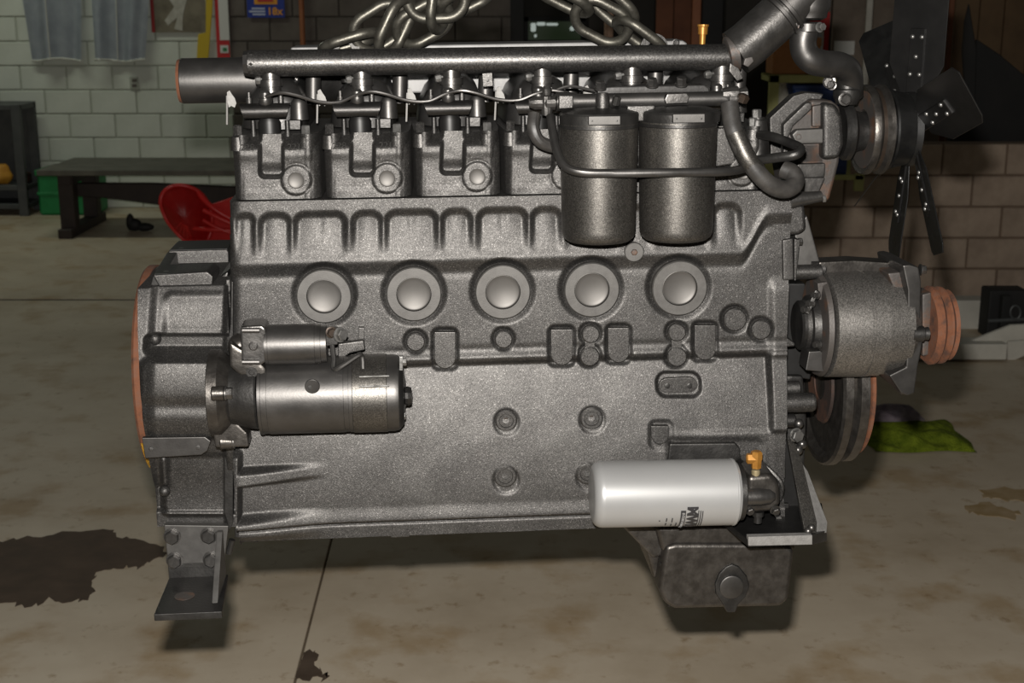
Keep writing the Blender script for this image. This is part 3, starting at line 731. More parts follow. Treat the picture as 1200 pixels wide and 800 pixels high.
def block_h(X, Z):
    u, v = pix_np(X, Z); V = V_of(Z)
    led = 311 - 46 * ss(866, 902, u)                      # soft ledge below the flutes
    h = 4.5 * (1 - ss(led - 12, led + 10, V))
    h = h - 1.0 * np.exp(-((V - led - 7) / 5.0) ** 2)
    h = h + 2.5 * np.exp(-((V - led + 9) / 7.0) ** 2)
    for a, b in POCK:                                      # arched pockets between ribs
        xc, hw = (a + b) / 2, (b - a) / 2
        m = msk(s_box(u, V, xc, 300, hw, 54, min(hw * 0.8, 12)), 5.5)
        xi = np.clip((u - xc) / hw, -1, 1)
        wide = hw > 24
        bulge = (1 - np.abs(xi) ** 2.0) * 4.5
        if wide: bulge = bulge - 1.6 * np.exp(-((xi) / 0.16) ** 2) * (1 - ss(255, 285, V))
        d = (11.0 - bulge) * (1 - ss(250, 306, V)) * (1 - ss(led - 24, led - 4, V))
        h = h - m * d
    for cx, cy in RINGS:                                   # recess around each core plug boss
        d = s_circ(u, v, cx, cy, 36.0)
        h = to(h, msk(d, 5), np.minimum(h, -6.0))
    # ridge above the lower panel and the panel itself
    eg = 425.0
    rb = ss(430, 470, u)
    h = h + rb * 3.6 * np.exp(-((V - 418) / 4.5) ** 2) - rb * 1.2 * np.exp(-((V - 408) / 4) ** 2)
    low = ss(eg - 3, eg + 4, V)
    h = to(h, low, -6.5)
    h = h - 2.0 * low * np.exp(-((V - 470) / 60) ** 2) * 0
    # tilt of the lower panel
    h = h + low * (LP(V) - 20.0 * ss(597, 606, V) - 3.0 * ss(480, 575, V) * 0 + 3.0 * ss(580, 597, V) - 9.0 * ss(597, 605, V) + 4.0 * ss(605, 609, V))
    # rim at the front end and below the panel
    h = to(h, ss(896, 904, u) * ss(418, 424, V), 7.0 + LP(V) * 0.8)
    wed = ss(497, 504, v + (u - 900) * 0.02) * ss(768, 850, u) * (1 - ss(590, 600, V))
    h = to(h, wed * 0.9, 20.0)
    h = h + 5.0 * ss(898, 908, u) * ss(330, 350, V) * (1 - ss(418, 430, V))
    # recesses around cast bosses
    for cx, cy, r in BOSSES: h = h - 4.5 * msk(s_circ(u, v, cx, cy, r + 2.5), 3.0)
    for cx, t, b, hw in PADS: h = h - 4.5 * msk(s_box(u, v, cx, (t + b) / 2 - 1, hw + 2.5, (b - t) / 2 + 3, 8), 3.0)
    for cx, cy, r in SCREWS: h = h - 2.5 * msk(s_circ(u, v, cx, cy, r + 1.5), 2.5)
    h = h - 6.0 * msk(s_box(u, v, 795, 450, 25.5, 13.5, 11), 2.5)
    h = h - 2.5 * msk(s_box(u, v, 773, 506, 14, 16, 8), 3)
    h = h - 2.5 * msk(s_box(u, v, 835, 530, 55, 20, 8), 4)
    # ribs at the rear foot of the casting
    amp = 17.0 * (1 - ss(282, 392, u))
    r1 = ss(541, 549, v + (u - 280) * 0.06) * (1 - ss(560, 566, v + (u - 280) * 0.11))
    r2 = ss(593, 604, v + (u - 300) * 0.09) * (1 - ss(612, 622, V))
    r0 = (1 - ss(281, 287, u)) * ss(520, 530, v)
    h = h + amp * np.maximum(np.maximum(r1, r2), r0)
    # rounded rear corner
    d = np.clip((u - 268) / 16, 0, 1)
    h = h - 17 * (1 - np.sqrt(np.clip(1 - (1 - d) ** 2, 0, 1)))
    h = h - 180.0 * (u < 268.5) * (v < 330)
    h = h + 0.25 * np.sin(X * 50 + 3 * np.sin(Z * 23)) * np.sin(Z * 37 + 2)   # uneven sand casting
    return h
def bh(u, v):
    p = P(u, v, 0); return float(block_h(np.array([p.x]), np.array([p.z]))[0]) * 0.001
x0, x1 = P(268, 400, 0).x, P(921, 400, 0).x
blk = relief('engine_block', x0, x1, Z_of(622), Z_of(229.5), 0.00145, block_h, 0.40, 'cast', eng)
for cx, cy in RINGS:
    b_ = obj('core_plug_boss', plathe(cx, cy, 0, [(-6, 32.3), (6.5, 32.3), (8, 31.0), (8, 20.6), (1, 20.2), (-6, 20.2)], 48), 'machined', blk)
    obj('core_plug', plathe(cx, cy, 0, [(-8, 19.9), (4.6, 19.9), (5.0, 19.2), (4.2, 18.2), (3.2, 14.5), (2.2, 9.0), (1.8, 4.0), (1.7, 0)], 40), 'plug_steel', blk)
for cx, cy, r in BOSSES:
    obj('cast_boss', plathe(cx, cy, 0, [(-8, r), (3.2, r), (4.6, r - 1.4), (4.6, 0)], 28), 'cast_fine', blk)
for cx, t, b, hw in PADS:
    pts = [(cx - hw, t), (cx + hw, t), (cx + hw, b - hw)] + [(cx + hw * math.cos(k * PI / 8), b - hw + hw * math.sin(k * PI / 8)) for k in range(1, 8)] + [(cx - hw, b - hw)]
    obj('mounting_pad', ppoly(pts, -0.0045, 0.012, 0.0016, 2, 40), 'cast_fine', blk)
for a, b in ((4, 0), (2, 0)):
    cx, cy, r = BOSSES[a]; cx2, cy2, r2 = BOSSES[a + 1]
    obj('boss_web', ppoly([(cx - 6, cy), (cx + 6, cy), (cx2 + 6, cy2), (cx2 - 6, cy2)], -0.0025, 0.012, 0.001), 'cast_fine', blk)
for cx, cy, r in SCREWS:
    s_ = obj('screw_plug', plathe(cx, cy, -bh(cx, cy) + 0.002, [(-4, r), (3.5, r), (5.0, r - 1.6), (5.0, r - 4.5), (3.6, r - 5.2), (3.6, 4.2), (0.5, 3.8), (0.5, 0)], 28), 'cast_fine', blk)
    obj('hex_socket', plathe(cx, cy, -bh(cx, cy) + 0.002, [(0.4, 3.6), (1.2, 3.4), (1.2, 0)], 6), 'bronze_dark', s_)
cap = [(783 + 11 * math.cos(t), 452 + 9 * math.sin(t)) for t in [PI / 2 + k * PI / 8 for k in range(9)]] + [(807 + 11 * math.cos(t), 451 + 9 * math.sin(t)) for t in [-PI / 2 + k * PI / 8 for k in range(9)]]
cv = obj('oval_cover', ppoly(cap, -bh(795, 450) - 0.004, 0.02, 0.0012, 2, 40), 'cast_fine', blk)
for uu in (782, 808): obj('cover_screw', plathe(uu, 452, -bh(795, 450) - 0.004, [(-1, 3.2), (0.8, 3.2), (1.2, 2.4), (1.2, 0)], 14), 'dark_iron', cv)
obj('cast_lug', ppoly([(763, 499), (784, 499), (784, 512), (780, 519), (773, 522), (767, 519), (763, 512)], -bh(773, 506) - 0.007, 0.014, 0.002), 'cast', blk)
obj('cast_boss', plathe(742, 294, 0, [(-8, 11.5), (9, 11.5), (10, 10.5), (10, 0)], 28), 'machined', blk)
obj('rusty_screw', plathe(742, 294, 0, [(9, 4), (11, 4), (12, 3), (12, 0)], 6), 'rust_paint', blk)
me = text_mesh('102', 0.024, 0.0012, 'cast'); inst('cast_number', me, blk, P(539, 527, -bh(539, 527)), (PI / 2 - 0.11, 0, 0))
# bottom flange and its bolts
sm = obj('sump_flange', ppoly([(275, 618), (690, 600), (925, 590), (925, 606), (740, 614), (690, 617), (520, 624), (300, 632), (275, 630)], 0.004, 0.38, 0.002), 'dark_iron', eng)
for k in range(13):
    u = 300 + k * 33; pbolt(sm, u, 629.5 - (u - 300) * 0.0415, 0.016, 4.2, 'dark_iron', axis=(0, 0, -1))
obj('flange_clip', ppoly([(458, 616), (480, 615), (480, 629), (458, 630)], -0.003, 0.02, 0.0015), 'cast_fine', sm)
obj('oil_pump_plate', ppoly([(785, 520), (862, 519), (868, 526), (868, 560), (780, 560)], -0.026, 0.02, 0.003), 'dark_iron', eng)

# ---- cylinder heads (six), built once and copied
xa, xb = P(270, 200, 0).x, P(900, 196, 0).x
PITCHX = (xb - xa) / 6
zg, zt_ = Z_of(229.0), Z_of(166)
zh0, zh1 = P(321, 233.5, 0.0).z, P(321, 158, 0.0).z
def head_h(X, Z):
    u, v = pix_np(X, Z)
    h = np.zeros_like(u)
    # top falls back between the corner columns
    h = h - 30 * (1 - ss(156, 176, v))
    for cx in (280, 361): h = np.maximum(h, 1.0 - 14 * (1 - np.sqrt(np.clip(1 - ((u - cx) / 11.0) ** 2, 0, 1))) - 40 * (np.abs(u - cx) > 11))
    # brow
    h = h + 2.5 * np.exp(-((v - 181) / 7) ** 2) * (np.abs(u - 317) < 48)
    # centre channel
    h = to(h, msk(s_box(u, v, 317.5, 178, 13.5, 30, 6), 2.4), -11.0 - 5 * ss(190, 204, v))
    # flat ring round the plug
    d = s_circ(u, v, 347, 211, 18)
    h = to(h, msk(d, 1.6), 2.2)
    h = h - 1.2 * np.exp(-(d / 2.0) ** 2)
    h = h + 1.2 * ss(221, 226, v)
    for e, sgn in ((xa, 1), (xa + PITCHX, -1)):
        d = np.clip(sgn * (X - e) / 0.020 - 0.02, 0, 1)
        h = h - 28 * (1 - np.sqrt(np.clip(1 - (1 - d) ** 2, 0, 1))) - 90 * (1 - ss(0.0, 0.14, d))
    return h + 0.3 * np.sin(X * 120 + 2 * np.sin(Z * 60)) * np.sin(Z * 110)
hd = relief('cylinder_head', xa + 0.0001, xa + PITCHX - 0.0001, zh0, zh1, 0.0013, head_h, 0.27, 'cast', eng, y0=0.002)
def hp(name, bm, m, smooth=38): return obj(name, bm, m, hd, smooth)
hp('head_plug', plathe(347, 211, 0.0, [(-6, 9.6), (3.6, 9.6), (4.0, 9.0), (3.4, 8.0), (2.8, 5.0), (2.6, 2.0), (2.55, 0)], 28), 'plug_steel')
for cx in (280, 359.5):
    s = mp(cx, 170, 0.012)
    b0 = P(cx, 176, 0.012)
    hp('bolt_column', lathe(b0, (0, 0, 1), [(0, 9.5 * s), (0.012, 8.6 * s), (0.019, 8.2 * s), (0.020, 7.4 * s), (0.022, 0)], 20), 'cast_fine')
    hp('head_bolt', lathe(b0 + Vector((0, 0, 0.021)), (0, 0, 1), [(0, 5.6 * s), (0.013, 5.4 * s), (0.0145, 4.6 * s)], 6), 'bright_steel' if cx > 300 else 'cast_fine', 25)
for cx, v0 in ((298, 172), (338, 172)):
    s = mp(cx, v0, 0.03); hp('stud', lathe(P(cx, v0, 0.03), (0, 0, 1), [(0, 4 * s), (0.022, 4 * s), (0.022, 3 * s), (0.038, 3 * s)], 12), 'dark_iron')
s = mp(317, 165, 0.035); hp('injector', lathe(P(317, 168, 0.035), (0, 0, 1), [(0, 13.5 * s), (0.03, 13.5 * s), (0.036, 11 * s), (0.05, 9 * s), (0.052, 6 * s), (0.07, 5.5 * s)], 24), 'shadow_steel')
sm_ = me = text_mesh('228', 0.0135, 0.0008, 'paint_wet'); inst('cast_number', me, hd, P(290, 173, -0.002), (PI / 2 - 0.5, 0, 0))
inst('cast_number', text_mesh('221', 0.0135, 0.0008, 'paint_wet'), hd, P(345, 172.5, -0.002), (PI / 2 - 0.5, 0, 0))
# rocker cover with the injector guard
arch = [(282, 150), (284, 128), (291, 111), (302, 99), (318, 93), (338, 93), (350, 101), (357, 116), (360, 150)]
def loft(secs):
    bm = BM(); rs = [[bm.verts.new(p) for p in sec] for sec in secs]; n = len(secs[0])
    for a, b in zip(rs, rs[1:]):
        for k in range(n): bm.faces.new((a[k], a[(k + 1) % n], b[(k + 1) % n], b[k]))
    bm.faces.new(rs[0]); bm.faces.new(rs[-1]); return bm
ar3 = [P(u, v, 0.075) for u, v in arch]; acx = sum(p.x for p in ar3) / len(ar3); acz = min(p.z for p in ar3)
rc = obj('rocker_cover', loft([[Vector((acx + (p.x - acx) * k, y, acz + (p.z - acz) * k)) for p in ar3] for k, y in ((.25, .060), (.6, .0635), (.82, .070), (.94, .080), (1.0, .096), (1.02, .25))]), 'rocker_dark', eng, 50)
def rp(name, bm, m, smooth=38): return obj(name, bm, m, rc, smooth)
rp('cover_side', lathe(P(351, 140, 0.06), (0, 0, 1), [(0, 0.014), (0.024, 0.012), (0.03, 0.008)], 20), 'paint_smooth')
gb = BM(); n = 9; A = P(281.5, 126, 0.012); B = P(340, 125, 0.012); prof = []
for k in range(n):
    t = R(-50 + 140 * k / (n - 1)); prof.append((0.012 * math.cos(t), 0.0115 * math.sin(t)))
va = []; vb = []
for (dy, dz) in prof:
    sl = 0.006 * (dz / 0.0085 - 1) * -0.5
    va.append(gb.verts.new((A.x + sl, A.y - dy, A.z + dz - 0.006))); vb.append(gb.verts.new((B.x - sl, B.y - dy, B.z + dz - 0.006)))
for k in range(n - 1): gb.faces.new((va[k], va[k + 1], vb[k + 1], vb[k]))
bmesh.ops.solidify(gb, geom=gb.faces[:], thickness=0.0022)
rp('injector_guard', gb, 'paint_smooth')
for uu, vv in ((292, 118), (329, 117)):
    p = P(uu, vv, 0.03); rp('cover_stud', lathe(p - Vector((0, 0, 0.01)), (0, 0, 1), [(0, 0.0045), (0.014, 0.0045), (0.014, 0.003), (0.022, 0.003), (0.023, 0.002)], 10), 'cast_fine')
p = P(311, 121, 0.012); rp('banjo_fitting', lathe(p - Vector((0, 0, 0.004)), (0, 0, 1), [(0, .0065), (.004, .0095), (.011, .0095), (.012, .008), (.019, .008), (.022, .005)], 14), 'paint_wet')
rp('back_neck', lathe(P(367, 122, 0.13), (0.05, 0, 1), [(0, 0.012), (0.05, 0.011)], 16), 'paint_smooth')
tg = BM(); add_prism(tg, [P(u, v, 0.05) for u, v in ((266, 108), (269, 106), (272, 111), (275, 115), (277, 121), (275, 126), (271, 124), (268, 126), (266.5, 118))], (0, 0.004, 0)); rp('paint_flake', tg, 'white_paint_chip', 0)
rp('spacer_strip', ppoly([(265, 112), (267, 112), (267, 146), (265, 146)], 0.052, 0.057), 'machined')
rp('gasket_block', ppoly([(338, 141), (352, 141), (352, 152), (338, 152)], 0.03, 0.08, 0.001), 'dark_iron')
for k in range(1, 6):
    dx = Vector((PITCHX * k, 0, 0))
    for root in (hd, rc):
        c0 = root.copy(); C.objects.link(c0); c0.location = dx; c0.parent = eng
        for chd in list(root.children):
            if chd.name.startswith('cast_number') and k > 1: continue
            if chd.name.startswith('head_plug') and k == 3: continue
            d = chd.copy(); C.objects.link(d); d.parent = c0
# leak-off line
pts = []
for k in range(4):
    for (du, v, y) in ((0, 113, 0.006), (18, 109, 0.0), (36, 112, 0.0), (62, 120, 0.006), (86, 121, 0.008)):
        if k == 3 and du > 70: continue
        u = 311 + k * 105.3 + du; pts.append((u, v - 0.013 * (u - 311) + (1 if k == 3 else 0), y))
pts.append((712, 108, -0.02) if False else (690, 119, -0.02))
obj('leak_off_pipe', ptube(pts[:-1] + [(652, 118, -0.03)], 2.1, 8, 5), 'paint_smooth', eng)
obj('leak_off_pipe', ptube([(650, 106, 0.0), (668, 101, 0.0), (690, 105, 0.0), (715, 110, 0.0)], 1.8, 8, 5), 'paint_smooth', eng)

# ---- intake manifold plate, water rail
im = obj('intake_manifold', ppoly([(340, 55), (800, 47), (806, 50), (806, 104), (345, 112), (338, 110)], 0.262, 0.36, 0.004), 'pale_plate', eng)
pbolt(im, 792, 50, 0.262, 3.5, 'dark_iron', axis=(0, -1, 0)); pbolt(im, 420, 55, 0.262, 3.5, 'dark_iron')
TY = 0.055
s = mp(570, 70, TY)
ta, tb = P(290, 74.5, TY), P(862, 66.5, TY); ax = (tb - ta).normalized(); L = (tb - ta).length
wr_ = obj('water_rail', lathe(ta, ax, [(0, 12 * s), (0.002, 15.3 * s), (L, 15.0 * s), (L, 12 * s)], 40), 'rail_paint', eng)
obj('end_plug', lathe(ta - ax * 0.005, ax, [(0, 14 * s), (0.012, 16 * s), (0.016, 15 * s)], 8), 'paint_smooth', wr_, 20)
for k, u in enumerate((318, 424.5, 529, 635, 740, 845)):
    v = 86 - (u - 318) * 0.013
    s2 = mp(u, v, TY); p = P(u, v + 26, TY)
    st = obj('rail_stub', lathe(p, (0, 0, 1), [(0, 12.5 * s2), (0.006, 13 * s2), (0.009, 12 * s2), (0.013, 12 * s2), (0.0135, 14 * s2), (0.023, 14 * s2), (0.0235, 11.5 * s2), (0.038, 11 * s2)], 28), 'paint_wet', wr_)
    q = P(u - 19, v + 9, TY - 0.006)
    obj('clamp_screw', lathe(q, (1, 0.15, 0.1), [(0, 0.005), (0.003, 0.0062), (0.008, 0.0062), (0.0085, 0.004), (0.016, 0.004)], 8), 'bright_steel', st, 25)
obj('rail_bracket', ppoly([(565, 86), (577, 85), (578, 101), (566, 102)], 0.04, 0.045, 0.001), 'cast_fine', wr_)
obj('bracket_bolt', plathe(571.5, 94, 0.04, [(0, 2), (1, 2), (1.5, 0)], 10), 'dark_iron', wr_)
# exhaust elbow at the rear
p = P(211, 95, 0.17); s = mp(260, 95, 0.17)
ep = obj('exhaust_pipe', lathe(p, (1, 0, 0.004), [(0.0, 23.5 * s), (0.004, 26.5 * s), (0.18, 26.5 * s), (0.18, 22 * s), (0.0, 22 * s)], 40, True), 'paint_smooth', eng)
obj('pipe_lip', lathe(p - Vector((0.0005, 0, 0)), (1, 0, 0.004), [(-0.001, 22 * s), (-0.001, 25.0 * s), (0.0035, 25.9 * s), (0.0035, 22 * s)], 40, True), 'rust', ep)
obj('exhaust_manifold', tube([P(300, 95, 0.2), P(420, 92, 0.3), P(600, 90, 0.34), P(850, 86, 0.34)], 0.035, 16, 5), 'dark_iron', eng)
obj('oil_dipstick', lathe(P(822, 75, 0.16), (0.02, 0, 1), [(0, .0042), (.018, .0048), (.022, .006), (.026, .0045), (.045, .0052), (.045, .0075), (.056, .0078), (.057, .0092), (.060, .0092)], 12), 'brass', eng)

# ---- fuel filters
FY = -0.078
fh = obj('fuel_filter_head', BM(), 'dark_iron', eng) if False else None
capbm = BM()
for u, v in ((702, 142), (797, 140)):
    s = mp(u, v, FY); p = P(u, v, FY)
    add_lathe(capbm, p, (0, 0, 1), [(-0.002, 46 * s), (0.010, 46.5 * s), (0.013, 45 * s), (0.018, 30 * s), (0.020, 0)], 40)
fh = obj('fuel_filter_head', capbm, 'dark_iron', eng)
obj('head_bridge', ppoly([(735, 124), (768, 123), (768, 142), (735, 143)], FY - 0.012, FY + 0.03, 0.003), 'cast_fine', fh)
s = mp(750, 118, FY + 0.02)
obj('gallery_tube', lathe(P(652, 119, FY + 0.015), (1, 0, 0.002), [(0, 11 * s), (0.018, 11 * s), (0.03, 8.5 * s), (0.24, 8.5 * s), (0.241, 11 * s), (0.252, 11 * s)], 24), 'paint_smooth', fh)
obj('mount_flange', ppoly([(700, 103), (720, 101), (826, 99), (832, 103), (832, 112), (700, 114)], FY + 0.06, FY + 0.09, 0.003), 'rocker_dark', fh)
for u_, v_ in ((703, 104), (764, 101), (798, 100)): pbolt(fh, u_, v_, FY + 0.05, 6, 'paint_wet', axis=(0, -.3, 1), hf=1.6)
obj('cast_block', ppoly([(655, 112), (672, 112), (672, 127), (655, 128)], FY - 0.01, FY + 0.03, 0.002), 'cast_fine', fh)
obj('cast_emblem', ppoly([(782, 110), (805, 109), (808, 113), (806, 121), (781, 122), (779, 117)], FY - 0.006, FY + 0.02, 0.0015), 'paint_wet', fh)
s = mp(706, 130, FY)
obj('centre_bolt', lathe(P(706, 131, FY - 0.008), (0, 0, 1), [(0, 11 * s), (.003, 11 * s), (.004, 8 * s), (.018, 8.5 * s), (.026, 6 * s)], 12), 'cast_fine', fh)
obj('bleed_plug', lathe(P(721, 122, FY - 0.01), (0.2, -0.4, 1), [(0, .006), (.01, .006), (.012, .004)], 8), 'paint_wet', fh)
for u0, u1, v0 in ((690, 727, 136.5), (789, 826, 134)):
    o = obj('name_plate', ppoly([(u0, v0), (u1, v0 - .5), (u1, v0 + 9.5), (u0, v0 + 10)], FY - 0.0622, FY - 0.052, 0.0008), 'machined', fh)
    for uu in (u0 + 4, u1 - 4): obj('rivet', plathe(uu, v0 + 5, FY - 0.0622, [(-.5, 1.3), (.6, 1.1), (.8, 0)], 8), 'dark_iron', o)
for u, vt, vb in ((702, 143, 281), (794.5, 141, 279)):
    s = mp(u, 210, FY); p = P(u, vt, FY); dz = P(u, vt, FY).z - P(u, vb, FY).z
    tl = 0.0545
    cn = obj('fuel_canister', lathe(p, (0, 0, -1), [(0, tl), (0.003, tl), (dz * 0.9, tl * 0.955), (dz * 0.945, tl * 0.94), (dz * 0.975, tl * 0.90), (dz, tl * 0.80), (dz + 0.001, 0)], 56), 'canister', eng)
    obj('canister_rim', lathe(p, (0, 0, -1), [(0.002, tl * 1.012), (0.006, tl * 1.012), (0.007, tl)], 56), 'dark_iron', cn)
obj('union_bolt', lathe(P(615 + 5, 121, FY + 0.02), (1, 0, 0), [(0, .006), (.008, .009), (.018, .009), (.019, .006), (.024, .010), (.036, .010), (.037, .006), (.05, .006)], 12), 'paint_wet', fh, 25)
obj('union_bolt', lathe(P(641, 135, FY + 0.02), (0, 0, 1), [(0, .007), (.012, .0085), (.026, .0085), (.028, .006), (.036, .007), (.04, .005)], 12), 'paint_wet', fh, 25)
obj('fuel_pipe', ptube([(645, 136, FY + .01), (648, 155, FY - .01), (653, 178, FY - .035), (663, 195, FY - .055), (682, 202, FY - .066), (720, 203, FY - .068), (790, 202, FY - .068), (850, 201, FY - .05), (878, 196, FY - .01)], 5.2, 12, 6), 'paint_smooth', eng)
obj('fuel_hose', ptube([(626, 134, FY + .03), (625, 150, FY + .02), (632, 165, FY + .02), (650, 172, FY + .03), (668, 170, FY + .04)], 7.5, 12, 6), 'rubber', eng)
# right end union and hoses
obj('banjo_union', lathe(P(846, 112, FY + 0.015), (1, 0, 0), [(0, .010), (.012, .013), (.022, .013), (.024, .010), (.034, .012), (.036, .009)], 12), 'paint_wet', fh, 25)
obj('rusty_nut', lathe(P(869, 119, FY), (0.3, -.3, 1), [(0, .008), (.008, .009), (.011, .006)], 6), 'bronze_dark', fh, 20)
hz = obj('fuel_hose', ptube([(855, 122, FY), (857, 140, FY - .01), (862, 158, FY - .02), (876, 186, FY - .03), (898, 213, FY - .03), (918, 222, FY - .02), (931, 216, FY - .01), (930, 204, FY), (918, 198, FY + .01)], 10.5, 16, 6), 'rubber', eng)
obj('hose_sleeve', ptube([(862, 156, FY - .02), (869, 172, FY - .026), (876, 186, FY - .03), (887, 201, FY - .03)], 11.0, 16, 5), 'canister', hz)
obj('return_pipe', ptube([(884, 188, FY + .03), (915, 184, FY + .0), (933, 181, FY - .01), (938, 174, FY), (927, 168, FY + .02), (905, 160, FY + .05), (890, 158, FY + .08)], 5.5, 12, 6), 'bronze_dark' if False else 'dark_iron', eng)
# front head column beside the hose
obj('front_column', lathe(P(886, 182, 0.02), (0, 0, 1), [(0, .020), (.03, .017), (.052, .014), (.053, .0115), (.056, .011)], 20), 'dark_iron', eng)
pbolt(eng, 886.5, 139.5, 0.02, 5.6, 'bright_steel', axis=(0, 0, 1), hf=2.0, washer=0)
obj('front_block', ppoly([(838, 150), (862, 150), (862, 192), (838, 196)], 0.0, 0.06, 0.003), 'cast', eng)

# ---- flywheel housing at the rear end
FZ = P(200, 455, 0).z
def hous_h(X, Z):
    u, v = pix_np(X, Z, -0.02)
    dz = np.abs(Z - FZ); Rr = 0.222
    h = -1000 * (Rr - np.sqrt(np.clip(Rr * Rr - np.minimum(dz, 0.205) ** 2, 1e-6, None)))
    h = np.maximum(h, -70) * 0.62
    # upper panel set back between pad and starter bulge
    h = to(h, msk(s_box(u, v, 226, 372, 36, 22, 7), 5), -26 + 8 * ss(352, 392, v))
    # starter pocket bulge
    m = msk(s_box(u, v, 226, 466, 60, 48, 12), 4.5)
    bul = 26 - 16 * (np.abs(v - 455) / 55) ** 2.2
    bul = bul - 5 * np.exp(-((v - 472) / 9) ** 2)
    h = to(h, m, np.maximum(h, bul) - 9 * (1 - ss(166, 186, u)))
    h = to(h, msk(s_box(u, v, 222, 404, 52, 9, 4), 4), -22)
    # lower panel
    h = to(h, msk(s_box(u, v, 226, 575, 40, 36, 8), 6), -28 + 4 * np.sin(v * 0.05))
    h = h + 10 * np.exp(-((u - 190) / 5) ** 2) * ss(535, 545, v) * (1 - ss(572, 582, v))
    h = h + 9 * ss(606, 611, v)
    # webs along both edges
    h = h + 9 * (1 - ss(170, 182, u)) * (1 - m)
    h = h + 12 * ss(258, 266, u) * (1 - m) * (1 - 0.7 * ss(350, 380, v) * (1 - ss(395, 410, v)))
    return h
hx0_, hx1_ = P(166, 455, -0.02).x, P(271, 455, -0.02).x
fw = relief('flywheel_housing', hx0_, hx1_, P(200, 621, 0).z, P(200, 338, 0).z, 0.0014, hous_h, 0.38, 'cast', eng, y0=-0.018)
for (px, y0, y1, m) in (([(178, 322), (243, 318), (250, 324), (247, 350), (240, 356), (193, 354), (186, 336)], 0.025, 0.10, 'cast'),
                     ([(196, 294), (266, 292), (268, 296), (268, 312), (258, 318), (206, 318)], 0.20, 0.29, 'cast')):
    pd = obj('mounting_pad', ppoly(px, y0, y1, 0.0035, 2), m, fw)
    for uu in (px[0][0] + 14, px[1][0] - 12):
        obj('tapped_hole', lathe(P(uu, px[0][1], y0) + Vector((0, 0.02, -0.001)), (0, 0, 1), [(0, .005), (.0025, .0048), (.0028, 0)], 12), 'bright_steel', pd)
    tp_ = BM(); a_ = P(px[0][0] + 3, px[0][1], y0); b_ = P(px[1][0], px[1][1], y0)
    add_box(tp_, a_.x, b_.x, y0 + 0.003, y1 - 0.003, a_.z - 0.004, a_.z + 0.0012); obj('pad_top_shade', tp_, 'shadow_steel', pd)  # thin near-black sheet: shade of the pad top put into colour
obj('housing_web', ppoly([(184, 342), (250, 330), (268, 316), (268, 420), (180, 420)], 0.08, 0.30, 0.006), 'dark_iron', fw)
ra_, rb_ = P(179, 323, 0.03), P(196, 295, 0.205)
obj('housing_rib', prism([ra_, ra_ + Vector((.016, 0, 0)), ra_ + Vector((.018, 0, -.035)), ra_ + Vector((-.012, 0, -.035))], rb_ - ra_, .002), 'dark_iron', fw)
cxr = P(156, 455, -0.005).x; ctr = Vector((cxr, 0.158, FZ - 0.010))
rg = obj('housing_rim', lathe(ctr, (1, 0, 0), [(-0.002, .11), (-0.002, .160), (0.002, .164), (0.013, .164), (0.013, .11)], 96, True), 'rust', fw)
obj('housing_flange', lathe(ctr + Vector((0.0125, 0, 0)), (1, 0, 0), [(0, .11), (0, .161), (0.012, .163), (0.024, .159), (0.026, .11)], 96, True), 'dark_iron', fw)
obj('paint_mark', ppoly([(154, 540), (160, 541), (164, 556), (165, 566), (157, 560)], P(160, 550, 0).y - 0.001, 0.012), 'yellow_paint', fw) if False else None
ym = BM(); 
for k in range(6):
    t = R(-(60 - 4.2 * k)) if False else 0
pts_o = []
for k in range(9):
    ang = R(118 + 3.2 * k); pts_o.append((ang))
def rimp(ang, r, x): return ctr + Vector((x, -r * math.sin(ang), r * math.cos(ang)))
va = [ym.verts.new(rimp(a_, .1650, 0.001)) for a_ in pts_o]; vb = [ym.verts.new(rimp(a_, .1650, 0.008 + 0.003 * math.sin(5 * a_))) for a_ in pts_o]
for k in range(8): ym.faces.new((va[k], va[k + 1], vb[k + 1], vb[k]))
bmesh.ops.solidify(ym, geom=ym.faces[:], thickness=0.0006)
obj('paint_mark', ym, 'yellow_paint', fw)
pl = obj('cover_strip', ppoly([(166, 513), (240, 512), (247, 517), (243, 528), (236, 533), (170, 537)], -0.034, -0.024, 0.0015), 'paint_smooth', fw)
for uu, vv in ((177, 526), (232, 524)): obj('strip_screw', plathe(uu, vv, -0.034, [(-1, 3), (1.2, 2.8), (1.8, 0)], 12), 'cast_fine', pl)
kb = BM(); bmesh.ops.create_icosphere(kb, subdivisions=3, radius=0.0085, matrix=Matrix.Translation(P(193, 575, 0.004))); obj('cast_knob', kb, 'cast', fw)
kb = BM(); bmesh.ops.create_icosphere(kb, subdivisions=3, radius=0.009, matrix=Matrix.Translation(P(182, 397, 0.0))); obj('cast_knob', kb, 'cast', fw)
obj('rear_flange', ppoly([(263, 430), (270, 380), (271, 330), (273, 330), (273, 612), (269, 622), (263, 600)], -0.004, 0.2, 0.002), 'dark_iron', eng)

